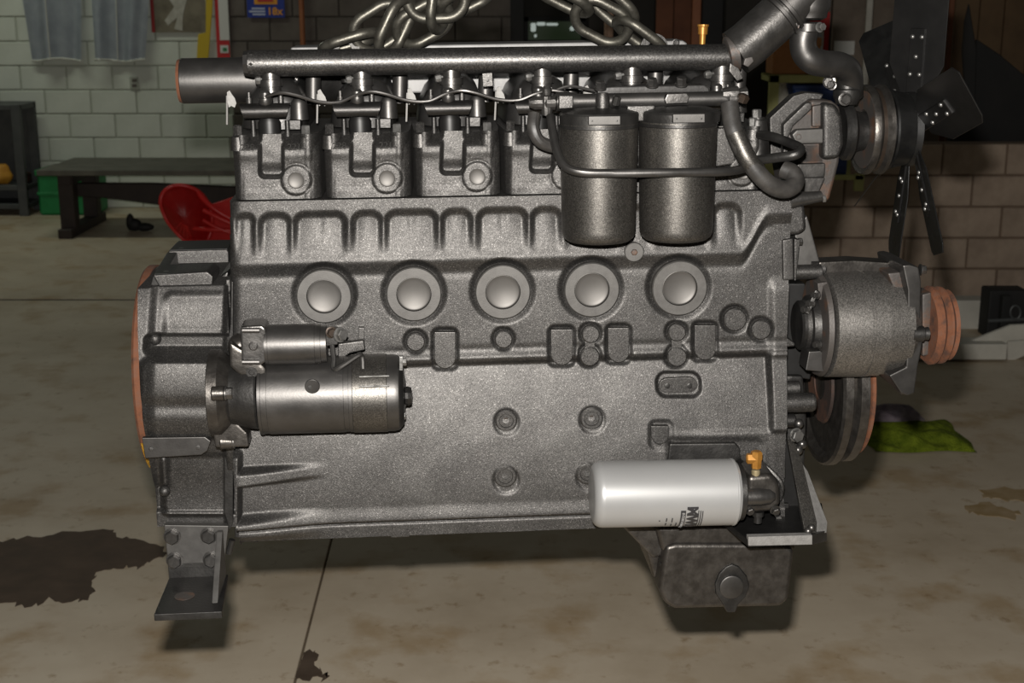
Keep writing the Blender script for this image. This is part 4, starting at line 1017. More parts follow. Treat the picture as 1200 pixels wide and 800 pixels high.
# ---- rear engine foot
ft = obj('rear_foot', ppoly([(192, 615), (268, 616), (262, 664), (197, 666)], 0.0, 0.014, 0.002), 'machined', eng)
for (u, v) in ((202, 628), (245, 627), (205, 656), (248, 655)):
    pbolt(ft, u, v, 0.0, 8.6, 'paint_wet', hf=0.9, washer=1.2)
zf = P(220, 718, -0.128).z
A_, B_ = P(180, 718, -0.128), P(260, 718, -0.128)
C_, D_ = P(263, 664, 0.0), P(197, 666, 0.0)
fp = [Vector((A_.x, -0.128, zf)), Vector((B_.x, -0.128, zf)), Vector((C_.x + .004, 0.006, zf)), Vector((D_.x, 0.006, zf))]
obj('foot_plate', prism(fp, (0, 0, -0.011), 0.0015, 2), 'dark_iron', ft)
zt2 = P(220, 666, 0).z
obj('foot_upright', prism([Vector((D_.x, 0.0, zt2 + .01)), Vector((C_.x, 0.0, zt2 + .01)), Vector((C_.x, 0.0, zf - .005)), Vector((D_.x, 0.0, zf - .005))], (0, 0.012, 0), 0.001), 'dark_iron', ft)
gx0, gx1 = P(252, 690, -0.06).x, P(259, 690, -0.06).x
gz_t = P(258, 620, 0.0).z
obj('foot_gusset', prism([Vector((gx0, -0.002, gz_t)), Vector((gx0, -0.010, gz_t)), Vector((gx0, -0.098, zf)), Vector((gx0, -0.002, zf))], (gx1 - gx0, 0, 0), 0.001), 'machined', ft)
hb = P(218, 703, -0.06); hb = Vector((hb.x, -0.07, zf + 0.0003))
obj('foot_hole', lathe(hb, (0, 0, 1), [(0, .015), (.0006, .015), (.0008, .0)], 24), 'rust_paint', ft)
obj('pan_stud', ptube([(272, 632, 0.02), (268, 648, 0.02)], 4, 10, 0), 'dark_iron', ft)

# ---- starter motor
SY = -0.070
s = mp(390, 463, SY)
sA = P(305, 463.5, SY); sB = P(470, 459.5, SY); ax = (sB - sA).normalized(); L = (sB - sA).length
r0 = 45.5 * s
stt = obj('starter_motor', lathe(sA, ax, [(0, r0 * .93), (.001, r0), (.005, r0), (.0055, r0 * .985), (.0135, r0 * .985), (.014, r0), (L * .60, r0), (L * .602, r0 * .985), (L * .635, r0 * .985), (L * .637, r0), (L * .95, r0), (L * .985, r0 * .97), (L, r0 * .9), (L, 0)], 64), 'paint_smooth', eng)
# end cover band
eb = obj('brush_cover', lathe(sA + ax * (L * .66), ax, [(0, r0 * 1.0), (0.0008, r0 * 1.018), (L * .24, r0 * 1.018), (L * .244, r0)], 64), 'canister', stt)
for vv in (441.5, 453, 486): obj('cover_seam', ptube([(421, vv, -0.07 - math.sqrt(max(r0 ** 2 - ((vv - 462) * s) ** 2, 1e-6)) - 0.0012), (456, vv - 1, -0.07 - math.sqrt(max(r0 ** 2 - ((vv - 462) * s) ** 2, 1e-6)) - 0.0012)], 1.2, 6, 0), 'bright_steel', stt)
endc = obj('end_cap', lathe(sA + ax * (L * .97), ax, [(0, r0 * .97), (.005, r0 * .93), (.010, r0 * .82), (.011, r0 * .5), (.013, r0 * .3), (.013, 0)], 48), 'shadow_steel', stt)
for k, (du, v) in enumerate(((474, 424), (473, 487))):
    bolt(stt, P(du - 4, v, SY - 0.02), ax, 0.0055, 0.008, 'bright_steel')
obj('terminal_tab', ppoly([(468, 418), (472, 418), (472, 434), (468, 434)], SY - .03, SY - .02, .0005), 'bright_steel', stt)
obj('vent_cap', lathe(sA + ax * (L * 1.03) + Vector((0, -0.02, 0)), ax, [(0, .013), (.004, .014), (.009, .012), (.010, .004)], 10), 'dark_iron', stt, 25)
pc = obj('pole_screw', lathe(P(366, 452, SY - r0 + .002), (0, -1, -0.1), [(0, 8.6 * s), (.0025, 8.6 * s), (.003, 8 * s), (.003, 0)], 28), 'paint_smooth', stt)
obj('screw_slot', lathe(P(363, 454, SY - r0 - .0012), (0, -1, 0), [(0, 2.6 * s), (.0008, 2.6 * s), (.001, 0)], 12), 'dark_iron', stt)
# nose and mounting flange
obj('drive_nose', lathe(P(272, 461, SY), ax, [(0, r0 * .80), (.012, r0 * .84), (.02, r0 * .9), (.036, r0 * .93), (.0385, r0 * .9)], 48), 'dark_iron', stt)
fl_ = obj('mount_flange', lathe(P(247, 460, SY + .01), ax, [(0, r0 * 1.0), (.002, r0 * 1.12), (.016, r0 * 1.12), (.024, r0 * 1.0), (.034, r0 * .82)], 48), 'oily_dark', stt)
for (u, v, ln) in ((262, 461, 12), (272, 517, 14)):
    a_ = P(u - 14, v, SY - 0.045 if v < 480 else SY - 0.01)
    obj('lug', lathe(a_, ax, [(0, .010), (.002, .0115), (.017, .0105), (.018, .008)], 20), 'oily_dark', fl_)
    bolt(fl_, a_ + ax * 0.0185, ax, 0.0085, 0.011, 'paint_wet')
obj('flange_ear', ppoly([(246, 486), (268, 486), (290, 508), (292, 524), (252, 525)], SY - .02, SY + .02, .004), 'oily_dark', fl_)
# solenoid
SOY = -0.088
s = mp(340, 402, SOY); r1 = 24.2 * s
oA = P(316, 404, SOY); oB = P(383, 402, SOY); L2 = (oB - oA).length
sol = obj('solenoid', lathe(oA, ax, [(-.006, r1 * .9), (-.0055, r1 * .98), (-.001, r1 * .98), (-.0005, r1), (L2 * .80, r1), (L2 * .805, r1 * .97), (L2 * .9, r1 * .97), (L2 * .905, r1 * .92), (L2, r1 * .9), (L2, 0)], 48), 'paint_smooth', stt)
obj('solenoid_seat', ppoly([(281, 383), (307, 381), (312, 386), (312, 424), (305, 429), (283, 427)], SOY - .02, SOY + .03, .004), 'paint_wet', stt)
obj('seat_screw', plathe(297, 405, SOY - .02, [(-1, 5.5), (2.5, 5.5), (3.5, 4), (3.5, 0)], 14), 'cast_fine', stt)
for vv in (387, 424): obj('seat_ridge', ptube([(284, vv, SOY - .021), (304, vv, SOY - .021)], 3.2, 10, 0), 'paint_smooth', stt)
kb = BM(); bmesh.ops.create_icosphere(kb, subdivisions=3, radius=1.0, matrix=Matrix.Translation(P(281, 405, SOY + .01)) @ Matrix.Diagonal((.017, .018, .018, 1))); obj('lever_housing', kb, 'oily_dark', stt)
obj('front_bracket', ppoly([(268, 400), (300, 420), (312, 432), (312, 445), (280, 440), (268, 430)], SY - .035, SY + .03, .006), 'oily_dark', stt)
obj('bracket_hole', plathe(295, 436, SY - .036, [(-1, 6.5), (1.2, 6.5), (1.2, 3.5), (-0.5, 3)], 20), 'dark_iron', stt)
bolt(stt, P(398, 392, SOY - .012), (0.6, -.8, .1), 0.0085, 0.010, 'bright_steel'); bolt(stt, P(388, 389, SOY - .01), (0.3, -1, 0), 0.0065, 0.008, 'bronze_dark')
obj('terminal_block', ppoly([(381, 386), (396, 386), (396, 404), (381, 406)], SOY - .006, SOY + .015, .002), 'dark_iron', stt)
obj('terminal_post', lathe(P(392, 391, SOY - .004), ax, [(0, .004), (.012, .004), (.013, .003)], 10), 'bronze_dark', stt)
obj('link_strap', ptube([(389, 404, SOY - .004), (391, 420, SOY - .012), (391, 432, SOY - .02), (400, 429, SOY - .024), (420, 416, SOY - .018), (424, 418, SOY - .014), (425, 432, SOY - .018)], 3.0, 8, 4), 'paint_smooth', stt)
obj('strap_cover', ppoly([(396, 403), (426, 399), (428, 410), (410, 414), (396, 424)], SY + .005, SY + .02, .002), 'cast_fine', stt)
obj('wire_clip', ppoly([(420, 384), (427, 384), (427, 401), (420, 401)], -.012, 0.0, .001), 'cast_fine', stt)

# ---- front end: timing case, brackets
tc_ = obj('timing_case', ppoly([(905, 300), (918, 296), (921, 330), (921, 520), (905, 600), (870, 606), (880, 560), (900, 520)], 0.03, 0.36, 0.004), 'dark_iron', eng)
def tcp(name, px, y0, y1, m='cast', bv=.003): return obj(name, ppoly(px, y0, y1, bv), m, tc_)
obj('front_casting', ppoly([(868, 232), (890, 226), (910, 236), (922, 232), (944, 240), (946, 270), (936, 276), (912, 276), (896, 262), (880, 268)], 0.0, 0.30, 0.008, 3), 'cast', tc_)
tcp('case_flange', [(917, 281), (930, 279), (931, 328), (918, 329)], -0.006, 0.2, 'cast')
tcp('case_flange', [(931, 280), (938, 281), (934, 318), (933, 329), (931, 329)], -0.002, 0.2, 'cast')
for (u, v, ax_) in ((908, 281, (-1, 0, 0)), (935, 283, (1, 0, 0)), (906, 320, (-1, 0, 0))):
    pbolt(tc_, u, v, 0.01, 4.5, 'cast_fine', axis=ax_, washer=0)
obj('web', ppoly([(903, 278), (912, 284), (912, 322), (902, 326), (896, 310)], 0.008, .06, .004), 'cast', tc_)
tcp('gusset', [(932, 268), (946, 252), (949, 262), (962, 310), (930, 316)], 0.03, 0.05, 'machined')
obj('pivot_sleeve', lathe(P(927, 319, 0.02), (1, 0, 0.003), [(0, .010), (.002, .0115), (.045, .0115), (.047, .008)], 20), 'cast_fine', tc_)
obj('stop_lug', lathe(P(925, 235, 0.0), (1, 0, 0.12), [(0, .013), (.035, .009), (.048, .008), (.049, .006)], 16), 'paint_wet', tc_)
pbolt(tc_, 963, 233, 0.0, 4.2, 'bright_steel', axis=(1, 0, 0.1), washer=0)
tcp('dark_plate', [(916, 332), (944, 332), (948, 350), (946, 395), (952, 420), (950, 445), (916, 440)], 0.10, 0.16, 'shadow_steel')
obj('alternator_lug', ppoly([(913, 390), (923, 396), (932, 402), (932, 406), (917, 407)], 0.0, 0.05, .003), 'cast', tc_)
tcp('lower_front', [(905, 504), (920, 510), (921, 560), (905, 574), (895, 560)], -0.018, 0.03, 'machined')
obj('cover_stub', lathe(P(917, 472, 0.02), (1, 0, 0), [(0, .017), (.004, .015), (.046, .015), (.050, .013)], 24), 'cast', tc_)
obj('cover_stub', lathe(P(917, 455, 0.05), (1, 0, 0), [(0, .012), (.025, .012), (.027, .01)], 20), 'cast', tc_)
obj('cover_stub', lathe(P(917, 493, 0.05), (1, 0, 0), [(0, .011), (.018, .011), (.02, .009)], 20), 'dark_iron', tc_)
obj('front_cover', ppoly([(920, 440), (942, 440), (946, 490), (944, 540), (938, 590), (924, 590)], 0.09, 0.30, .006), 'dark_iron', tc_)
pbolt(tc_, 932, 509, 0.02, 7.5, 'bright_steel', axis=(0.3, -1, 0), washer=1.1)
for (u, v) in ((936, 496), (940, 520), (935, 527)):
    kb = BM(); bmesh.ops.create_icosphere(kb, subdivisions=2, radius=0.008, matrix=Matrix.Translation(P(u, v, 0.03))); obj('weld_bead', kb, 'paint_wet', tc_)

# ---- front foot bracket
BZ = P(900, 632, -0.12).z
fa, fb_ = P(877, 634, -0.12), P(952, 632, -0.12)
bp_ = obj('front_foot', prism([Vector((fa.x - .02, -0.02, BZ)), Vector((fa.x, -0.12, BZ)), Vector((fb_.x, -0.12, BZ)), Vector((P(968, 628, -0.09).x, -0.09, BZ)), Vector((P(966, 624, 0.0).x, 0.02, BZ)), Vector((fa.x + .02, 0.02, BZ))], (0, 0, -0.011), 0.0012), 'shadow_steel', eng)  # dark plate top: its shade is put into the colour
obj('foot_edge', prism([P(877, 629, -0.122), P(952, 627, -0.122), P(952, 638, -0.122), P(877, 639.5, -0.122)], (0, 0.012, 0), .0008), 'lit_edge_steel', bp_)  # brightly lit front edge put into a paler colour than the plate
obj('foot_edge', prism([P(952, 627, -0.122), P(969, 621, -0.092), P(969, 634, -0.092), P(952, 638, -0.122)], (-.004, 0.012, 0), .0008), 'paint_wet', bp_)
obj('foot_web', ppoly([(921, 515), (945, 548), (950, 560), (958, 626), (905, 628), (912, 570)], 0.012, 0.03, .0015), 'shadow_steel', bp_)  # shaded interior of the bracket painted near-black
gw = BM(); q0, q1, q2, q3 = P(925, 524, 0.0), P(947, 552, -0.01), P(957, 622, -0.115), P(945, 626, -0.115)
add_prism(gw, [P(923, 515, -0.01), P(932, 520, -0.01), P(940, 540, -0.02), P(957, 612, -0.105), P(957, 628, -0.11), P(944, 628, -0.11)], (0, 0.012, 0)); obj('foot_gusset', bevel(gw, .001), 'canister', bp_)
gw = BM(); add_prism(gw, [P(938, 541, -0.02), P(947, 553, -0.02), P(969, 612, -0.092), P(969, 624, -0.095), P(957, 626, -0.105), P(954, 608, -0.098)], (0.002, 0.012, 0)); obj('foot_gusset', bevel(gw, .001), 'lit_edge_steel', bp_)
obj('foot_brace', ppoly([(905, 600), (910, 598), (926, 622), (921, 624)], -0.04, -0.035, .0005), 'bright_steel', bp_)
for (u, v) in ((951, 618), (947, 622)):
    kb = BM(); bmesh.ops.create_icosphere(kb, subdivisions=2, radius=0.006, matrix=Matrix.Translation(P(u, v, -0.11))); obj('weld_bead', kb, 'paint_wet', bp_)

# ---- oil filter
OY = -0.092
s = mp(775, 577, OY); oA = P(693, 579, OY); oB = P(862, 576, OY); axo = (oB - oA).normalized(); Lo = (oB - oA).length; ro = 38.5 * s
of = obj('oil_filter', lathe(oA, axo, [(0, 0), (0, ro * .72), (.0015, ro * .84), (.005, ro * .93), (.010, ro * .985), (.015, ro), (Lo * .97, ro), (Lo * .985, ro * .985), (Lo * .987, ro * .95), (Lo, ro * .92), (Lo, 0)], 72), 'filter_white', eng)
obj('filter_seam', lathe(oA + axo * (Lo * .965), axo, [(0, ro * 1.0), (.001, ro * 1.014), (.003, ro * 1.014), (.004, ro)], 72), 'filter_white', of)
def on_filter(me, x, zoff, rot, lift=0.0005):          # wrap flat print onto the filter's shell; x along axis, zoff = arc position (+ down)
    M_ = Matrix.Rotation(rot, 4, 'Z')
    for v in me.vertices:
        q = M_ @ v.co; xx, ar = x + q.x, zoff - q.y
        th = ar / ro; rr = ro + lift + v.co.z
        v.co = oA + axo * xx + Vector((0, -rr * math.cos(th), -rr * math.sin(th)))
    me.update(); return me
def grid_rect(w, h, material, nx=2, ny=10):
    bm = BM(); bmesh.ops.create_grid(bm, x_segments=nx, y_segments=ny, size=0.5, matrix=Matrix.Diagonal((w, h, 1, 1)))
    bmesh.ops.solidify(bm, geom=bm.faces[:], thickness=-0.0003); return mesh_of(bm, 'print', material, 0)
k = s
xo = lambda u: (u - 693) / 169.0 * Lo
inst('logo_text', on_filter(text_mesh('MWM', 0.0205, 0.0002, 'print_black', 0.0012), xo(803.5), 0.0300, -PI / 2), of)
inst('logo_bar', on_filter(grid_rect(0.0075, 0.050, 'print_black'), xo(793.5), 0.0345, 0), of)
inst('logo_bar_text', on_filter(text_mesh('INTERNATIONAL', 0.0056, 0.0003, 'filter_white', 0.0001), xo(793.5), 0.0345, -PI / 2, 0.0012), of)
for k_ in range(3): inst('logo_stripe', on_filter(grid_rect(0.0014, 0.042 - 0.003 * k_, 'print_black'), xo(811.0 + 2.4 * k_), 0.0305 - 0.001 * k_, 0), of)
for (u, off, hgt) in ((781.5, .028, .010), (781.5, .042, .008), (775, .027, .008), (775, .039, .008), (787, .041, .012)):
    inst('small_print', on_filter(grid_rect(0.0016, hgt, 'print_black'), xo(u), off, 0), of)
inst('print_dot', on_filter(grid_rect(0.002, 0.002, 'print_black'), xo(767), .029, 0), of)
# filter head with brass elbow
fhd = obj('filter_adapter', lathe(oB, axo, [(0, ro * .86), (.008, ro * .86), (.012, ro * .6), (.013, 0)], 40), 'dark_iron', eng)
obj('adapter_body', ppoly([(876, 558), (905, 555), (914, 566), (916, 590), (908, 600), (876, 602)], OY - .014, OY + .06, .009, 3), 'oily_dark', fhd)
obj('adapter_pipe', lathe(P(872, 582, OY - .012), axo, [(0, .014), (.022, .014), (.038, .012), (.046, .006)], 24), 'paint_wet', fhd)
obj('adapter_stem', lathe(P(885, 571, OY - .005), (0, 0, 1), [(0, .0075), (.004, .009), (.007, .0065), (.026, .0065), (.028, .005)], 16), 'brass_pale', fhd)
obj('adapter_bolt', lathe(P(888, 612, OY), (0, 0, 1), [(0, .006), (.01, .006), (.011, .009), (.018, .009)], 12), 'dark_iron', fhd)
for u in (878, 908):
    pbolt(fhd, u, 597, OY - .012, 5, 'paint_wet', axis=(0.2, -1, -.4))
el = obj('brass_elbow', lathe(P(886, 548, OY - .005), (0, 0, 1), [(0, .0075), (.012, .0078), (.014, .0088), (.024, .0088), (.026, .0065)], 6), 'brass', fhd)
obj('elbow_arm', lathe(P(887, 537, OY - .005), (-1, .1, 0), [(0, .008), (.014, .008), (.016, .005)], 6), 'brass', fhd)
obj('oil_pipe', ptube([(872, 536, OY), (866, 540, OY + .02), (860, 552, OY + .05)], 4, 8, 4), 'dark_iron', fhd)
obj('breather_pipe', ptube([(892, 542, -0.03), (905, 553, -0.04), (916, 567, -0.045), (914, 585, -0.04)], 3, 8, 4), 'cast_fine', fhd)

# ---- oil sump
PY = 0.0
sp_ = obj('oil_sump', ppoly([(780, 640), (792, 637), (920, 637), (931, 645), (930, 655), (924, 704), (915, 711), (790, 714), (778, 706), (772, 690)], -0.006, 0.30, 0.028, 5), 'oily_dark', eng)
obj('sump_neck', ppoly([(728, 616), (760, 612), (932, 600), (932, 645), (780, 650), (766, 655)], 0.02, 0.30, 0.005), 'oily_dark', sp_)
obj('sump_shoulder', ppoly([(768, 617), (905, 612), (908, 640), (776, 648)], 0.0, 0.10, 0.008, 3), 'oily_dark', sp_)
obj('sump_slope', ppoly([(738, 619), (772, 617), (785, 640), (780, 690), (766, 676), (756, 640)], 0.03, 0.30, 0.006), 'oily_dark', sp_)
dg_ = obj('drain_flange', ppoly([(851, 664), (858, 661), (866, 664), (876, 676), (879, 688), (874, 700), (866, 708), (862, 718), (852, 718), (847, 708), (839, 696), (838, 684), (843, 672)], -0.010, 0.01, 0.003), 'dark_iron', sp_)
obj('drain_plug', plathe(857, 687, -0.010, [(-2, 14.5), (3.5, 14), (4.5, 12.5), (4.5, 0)], 28), 'paint_smooth', dg_)
for t in range(5):
    pbolt(sp_, 775 + 2.5 * t, 660 + 12 * t, 0.02 if t else 0.01, 2.4, 'dark_iron', axis=(-1, -.5, 0), washer=0)

# ---- alternator
AY = 0.02
s = mp(1005, 378, AY); ra = 61.5 * s
aA = P(962, 380, AY); aB = P(1062, 377, AY); axa = (aB - aA).normalized(); La = (aB - aA).length
al = obj('alternator', lathe(aA, axa, [(0, ra * .6), (.001, ra * .92), (.004, ra * .98), (La * .40, ra), (La * .402, ra * .985), (La * .44, ra * .985), (La * .442, ra), (La * .50, ra), (La * .502, ra * .99), (La * .62, ra * .99), (La * .622, ra * .97), (La * .9, ra * .95), (La, ra * .8), (La, 0)], 64), 'alternator_grey', eng)
obj('rear_ring', lathe(aA - axa * .012, axa, [(0, ra * .80), (.002, ra * .93), (.009, ra * .97), (.012, ra * .9)], 64), 'rust_paint', al)
obj('rear_hub', lathe(aA - axa * .038, axa, [(0, 0), (0, ra * .42), (.003, ra * .46), (.014, ra * .46), (.016, ra * .55), (.03, ra * .58)], 40), 'dark_iron', al)
obj('rear_band', lathe(aA - axa * .030, axa, [(0, ra * .465), (.015, ra * .475), (.0155, ra * .46)], 40), 'cast_fine', al)
for (u, v) in ((958, 345), (960, 403), (946, 362), (952, 355)):
    bolt(al, P(u, v, AY - .045), (-1, -.5, 0), .0055, .010, 'paint_wet')
obj('regulator', ppoly([(948, 412), (962, 411), (968, 418), (966, 436), (944, 434)], AY - .05, AY - .01, .002), 'paint_smooth', al)
obj('connector', ppoly([(958, 332), (970, 330), (972, 350), (960, 352)], AY - .035, AY - .01, .002), 'rust_paint', al)
obj('terminal_strip', ppoly([(944, 366), (956, 340), (959, 342), (948, 368)], AY - .05, AY - .046, .0004), 'bright_steel', al)
fp_ = obj('front_bracket', ppoly([(1058, 311), (1066, 310), (1077, 313), (1080, 330), (1079, 380), (1082, 400), (1076, 430), (1072, 461), (1064, 464), (1056, 461), (1042, 440), (1062, 430), (1064, 392), (1064, 340)], AY - .068, AY + .05, .003), 'paint_smooth', al)
obj('bracket_leg', ppoly([(1040, 440), (1046, 438), (1068, 458), (1064, 464), (1056, 462)], AY - .05, AY - .02, .002), 'rust_paint', al)
obj('through_bolt', lathe(P(1024, 393, AY - .072), axa, [(0, .008), (.006, .0085), (.012, .0085), (.0125, .0045), (.05, .0045)], 16), 'paint_smooth', al)
obj('bolt_boss', lathe(P(1072, 391, AY - .07), axa, [(-.004, .011), (.006, .012), (.012, .012), (.014, .009), (.020, .010)], 20), 'dark_iron', al)
obj('casting_ridge', ptube([(984, 406, AY - .071), (1020, 405, AY - .071), (1031, 405, AY - .071)], 4.5, 10, 0), 'canister', al)
obj('casting_step', ppoly([(1018, 386), (1034, 385), (1034, 408), (1018, 410)], AY - .074, AY - .06, .002), 'canister', al)
ab = obj('adjuster_bar', ppoly([(960, 307), (1000, 305), (1064, 309), (1064, 318), (1040, 324), (960, 322)], AY + .0, AY + .04, .003), 'oily_dark', al)
obj('adjuster_sleeve', lathe(P(950, 315, AY + .01), (1, 0, 0), [(0, .012), (.020, .012), (.022, .010)], 20), 'cast_fine', al)
bolt(al, P(1078, 316, AY - .03), axa, .007, .009, 'paint_wet')
obj('bracket_shoulder', ppoly([(1040, 320), (1060, 318), (1062, 350), (1050, 345)], AY - .045, AY, .004), 'rust_paint', al)
pA_ = P(1088, 381, AY); rp_ = 45 * mp(1100, 381, AY)
ap = obj('alternator_pulley', lathe(pA_, axa, [(-.006, .2 * rp_), (-.006, .9 * rp_), (0, rp_), (.004, rp_), (.010, rp_ * .86), (.015, rp_ * .98), (.018, rp_ * .98), (.024, rp_ * .84), (.029, rp_ * .9), (.031, rp_ * .8), (.031, 0)], 56), 'rust', al)
obj('pulley_fan', ppoly([(1081, 345), (1092, 342), (1092, 415), (1081, 418)], AY - .02, AY + .02, .003), 'rust_paint', al)

# ---- crankshaft pulley
kc = Vector((P(962, 440, 0.16).x, 0.16, P(962, 447, 0.16).z)); rk_ = 0.138
ck = obj('crank_pulley', lathe(kc, (1, 0, 0), [(0, 0), (0, .03), (.004, .05), (.006, rk_ * .84), (-.004, rk_ * .9), (-.004, rk_ * .97), (0, rk_), (.012, rk_), (.014, rk_ * .9), (.020, rk_ * .88), (.026, rk_ * .96), (.040, rk_ * .96), (.044, rk_ * .8), (.044, 0)], 80), 'oily_dark', eng)
obj('belt_ring', lathe(kc + Vector((.045, 0, 0)), (1, 0, 0), [(0, .05), (0, rk_ * .84), (.003, rk_ * .88), (.008, rk_ * .88), (.010, rk_ * .8), (.010, .05)], 80, True), 'rust', ck)
obj('hub_patch', lathe(kc + Vector((-.002, 0, 0)), (1, 0, 0), [(0, .03), (0, .066), (.004, .069), (.008, .03)], 48, True), 'rust_dark', ck)

# ---- water pump
WYp = 0.10
wp = obj('water_pump', ppoly([(924, 140), (952, 116), (975, 118), (984, 124), (988, 142), (984, 190), (978, 214), (972, 236), (930, 238), (920, 180)], WYp, WYp + .10, .006, 3), 'rust_paint', eng)
def wpp(name, px, y0, y1, m, bv=.003, seg=2): return obj(name, ppoly(px, y0, y1, bv, seg), m, wp)
wpp('back_plate', [(902, 138), (930, 112), (945, 108), (966, 110), (962, 118), (934, 134), (918, 150), (918, 190), (903, 186)], WYp + .02, WYp + .05, 'cast')
wpp('pump_flange', [(918, 146), (945, 120), (952, 120), (952, 128), (930, 148), (925, 160), (925, 180), (918, 180)], WYp - .008, WYp + .01, 'cast')
wpp('mount_arm', [(928, 158), (934, 152), (972, 150), (972, 168), (934, 169)], WYp - .016, WYp + .01, 'machined')
obj('arm_hole', plathe(936, 160.5, WYp - .016, [(-1, 3.8), (.8, 3.8), (.8, 2.4), (-.6, 2.2), (-.6, 0)], 16), 'rust_paint', wp)
wpp('mount_arm', [(930, 196), (936, 192), (968, 191), (967, 208), (930, 210)], WYp - .012, WYp + .01, 'paint_wet')
obj('arm_hole', plathe(932, 200, WYp - .012, [(-1, 3.8), (.8, 3.8), (.8, 2.4), (-.6, 2.2), (-.6, 0)], 16), 'rust_paint', wp)
wpp('pump_step', [(952, 124), (966, 122), (968, 148), (952, 149)], WYp - .008, WYp + .01, 'rust_paint')
wpp('volute', [(964, 120), (980, 122), (988, 136), (990, 170), (984, 186), (964, 188)], WYp - .02, WYp + .08, 'cast', .008, 3)
obj('volute_rib', lathe(P(984, 154, WYp + .03), (1, 0, 0), [(0, .040), (.006, .045), (.014, .045), (.020, .036)], 40), 'dark_iron', wp)
wpp('lower_neck', [(934, 208), (968, 208), (960, 226), (942, 240), (915, 240), (920, 225)], WYp - .02, WYp + .05, 'paint_wet')
wpp('dark_gap', [(940, 168), (966, 168), (966, 192), (940, 192)], WYp + .0, WYp + .02, 'rust_paint')
FX = P(1012, 152, WYp + .04); fc = Vector((FX.x, WYp + .04, FX.z)); s = mp(1020, 152, WYp + .04)
obj('bearing_neck', lathe(P(990, 154, WYp + .04), (1, 0, 0), [(0, 27 * s), (.012, 24 * s), (.024, 22 * s), (.045, 23 * s), (.055, 30 * s)], 40), 'dark_iron', wp)
rpl = 51 * s
fpu = obj('fan_pulley', lathe(fc, (1, 0, 0), [(0.002, rpl * .5), (0.0, rpl * .86), (-.004, rpl * .97), (0, rpl), (.006, rpl), (.014, rpl * .90), (.022, rpl * 1.0), (.028, rpl * 1.0), (.034, rpl * .86), (.036, rpl * .6), (.036, 0)], 72), 'oily_dark', eng)
obj('fan_drum', lathe(fc + Vector((.0345, 0, 0)), (1, 0, 0), [(0, rpl * .87), (.003, rpl * .90), (.018, rpl * .84), (.034, rpl * .80), (.036, 0)], 64), 'fan_black', fpu)
obj('pulley_face', lathe(fc + Vector((-.001, 0, 0)), (1, 0, 0), [(0, rpl * .45), (0, rpl * .86), (.004, rpl * .87), (.005, rpl * .45)], 64, True), 'rust_paint', fpu)
obj('groove_rust', lathe(fc + Vector((.010, 0, 0)), (1, 0, 0), [(0, rpl * .935), (.003, rpl * .91), (.006, rpl * .91), (.008, rpl * .935)], 72, True), 'bronze_dark', fpu)

# ---- fan
hub = fc + Vector((.066, 0, 0))
fan = obj('cooling_fan', lathe(hub, (1, 0, 0), [(0, 0), (0, rpl * .82), (.010, rpl * .84), (.012, rpl * .6), (.02, rpl * .3), (.02, 0)], 48), 'fan_black', eng)
RF = 0.240
def blade(th, pitch, wi, wo, tip=0.0, material='fan_black'):
    r_ = Vector((0, -math.sin(th), math.cos(th))); t_ = Vector((0, math.cos(th), math.sin(th))); x_ = Vector((1, 0, 0))
    w_ = (t_ * math.cos(pitch) + x_ * math.sin(pitch)).normalized(); n_ = r_.cross(w_).normalized()
    base = hub + Vector((.012, 0, 0))
    def pt(r, a, n=0.0): return base + r_ * r + w_ * a + n_ * n
    pts = [pt(.052, -wi), pt(.052, wi), pt(.10, wo), pt(RF - .01, wo * .96), pt(RF, wo * .7), pt(RF - tip, -wo * .8), pt(RF - tip - .012, -wo), pt(.10, -wo)]
    bl_ = obj('fan_blade', prism(pts, n_ * 0.0022, .0006, 1), material, fan)
    sp = [pt(.03, -wi * .6, -.001), pt(.03, wi * .6, -.001), pt(.155, wi * .55, -.001), pt(.155, -wi * .55, -.001)]
    for sgn, off in ((-1, -0.0015), (1, 0.0022)):
        pass
    arm = [q + n_ * 0.0012 for q in sp]
    obj('blade_arm', prism([q - n_ * .0035 for q in arm], n_ * 0.0085, .0008, 1), 'fan_dark', bl_)
    for (rr, aa) in ((.085, -.4), (.085, .4), (.112, 0.0), (.142, -.4), (.142, .4)):
        for sg in (-.0026, .0062):
            kb_ = RIV; q = Vector((0, 0, 1)).rotation_difference(n_ if sg > 0 else -n_)
            inst('rivet', kb_, bl_, pt(rr, aa * wi * .9, sg), q.to_euler())
    return bl_
RIV = mesh_of(lathe((0, 0, -0.001), (0, 0, 1), [(0, .0036), (.0014, .0034), (.0026, .002), (.003, 0)], 10), 'rivet', 'bright_steel', 60)
for th, pt_, wi, wo, tip, m in ((2, -42, .022, .046, 0.0, 'fan_dark'), (72, -34, .022, .046, .02, 'fan_dark'), (140, -12, .02, .042, .03, 'fan_black'), (193, -8, .02, .042, .02, 'fan_black'), (238, -40, .02, .044, .03, 'fan_black'), (312, -40, .022, .046, .02, 'fan_black')):
    blade(R(th), R(pt_), wi, wo, tip, m)

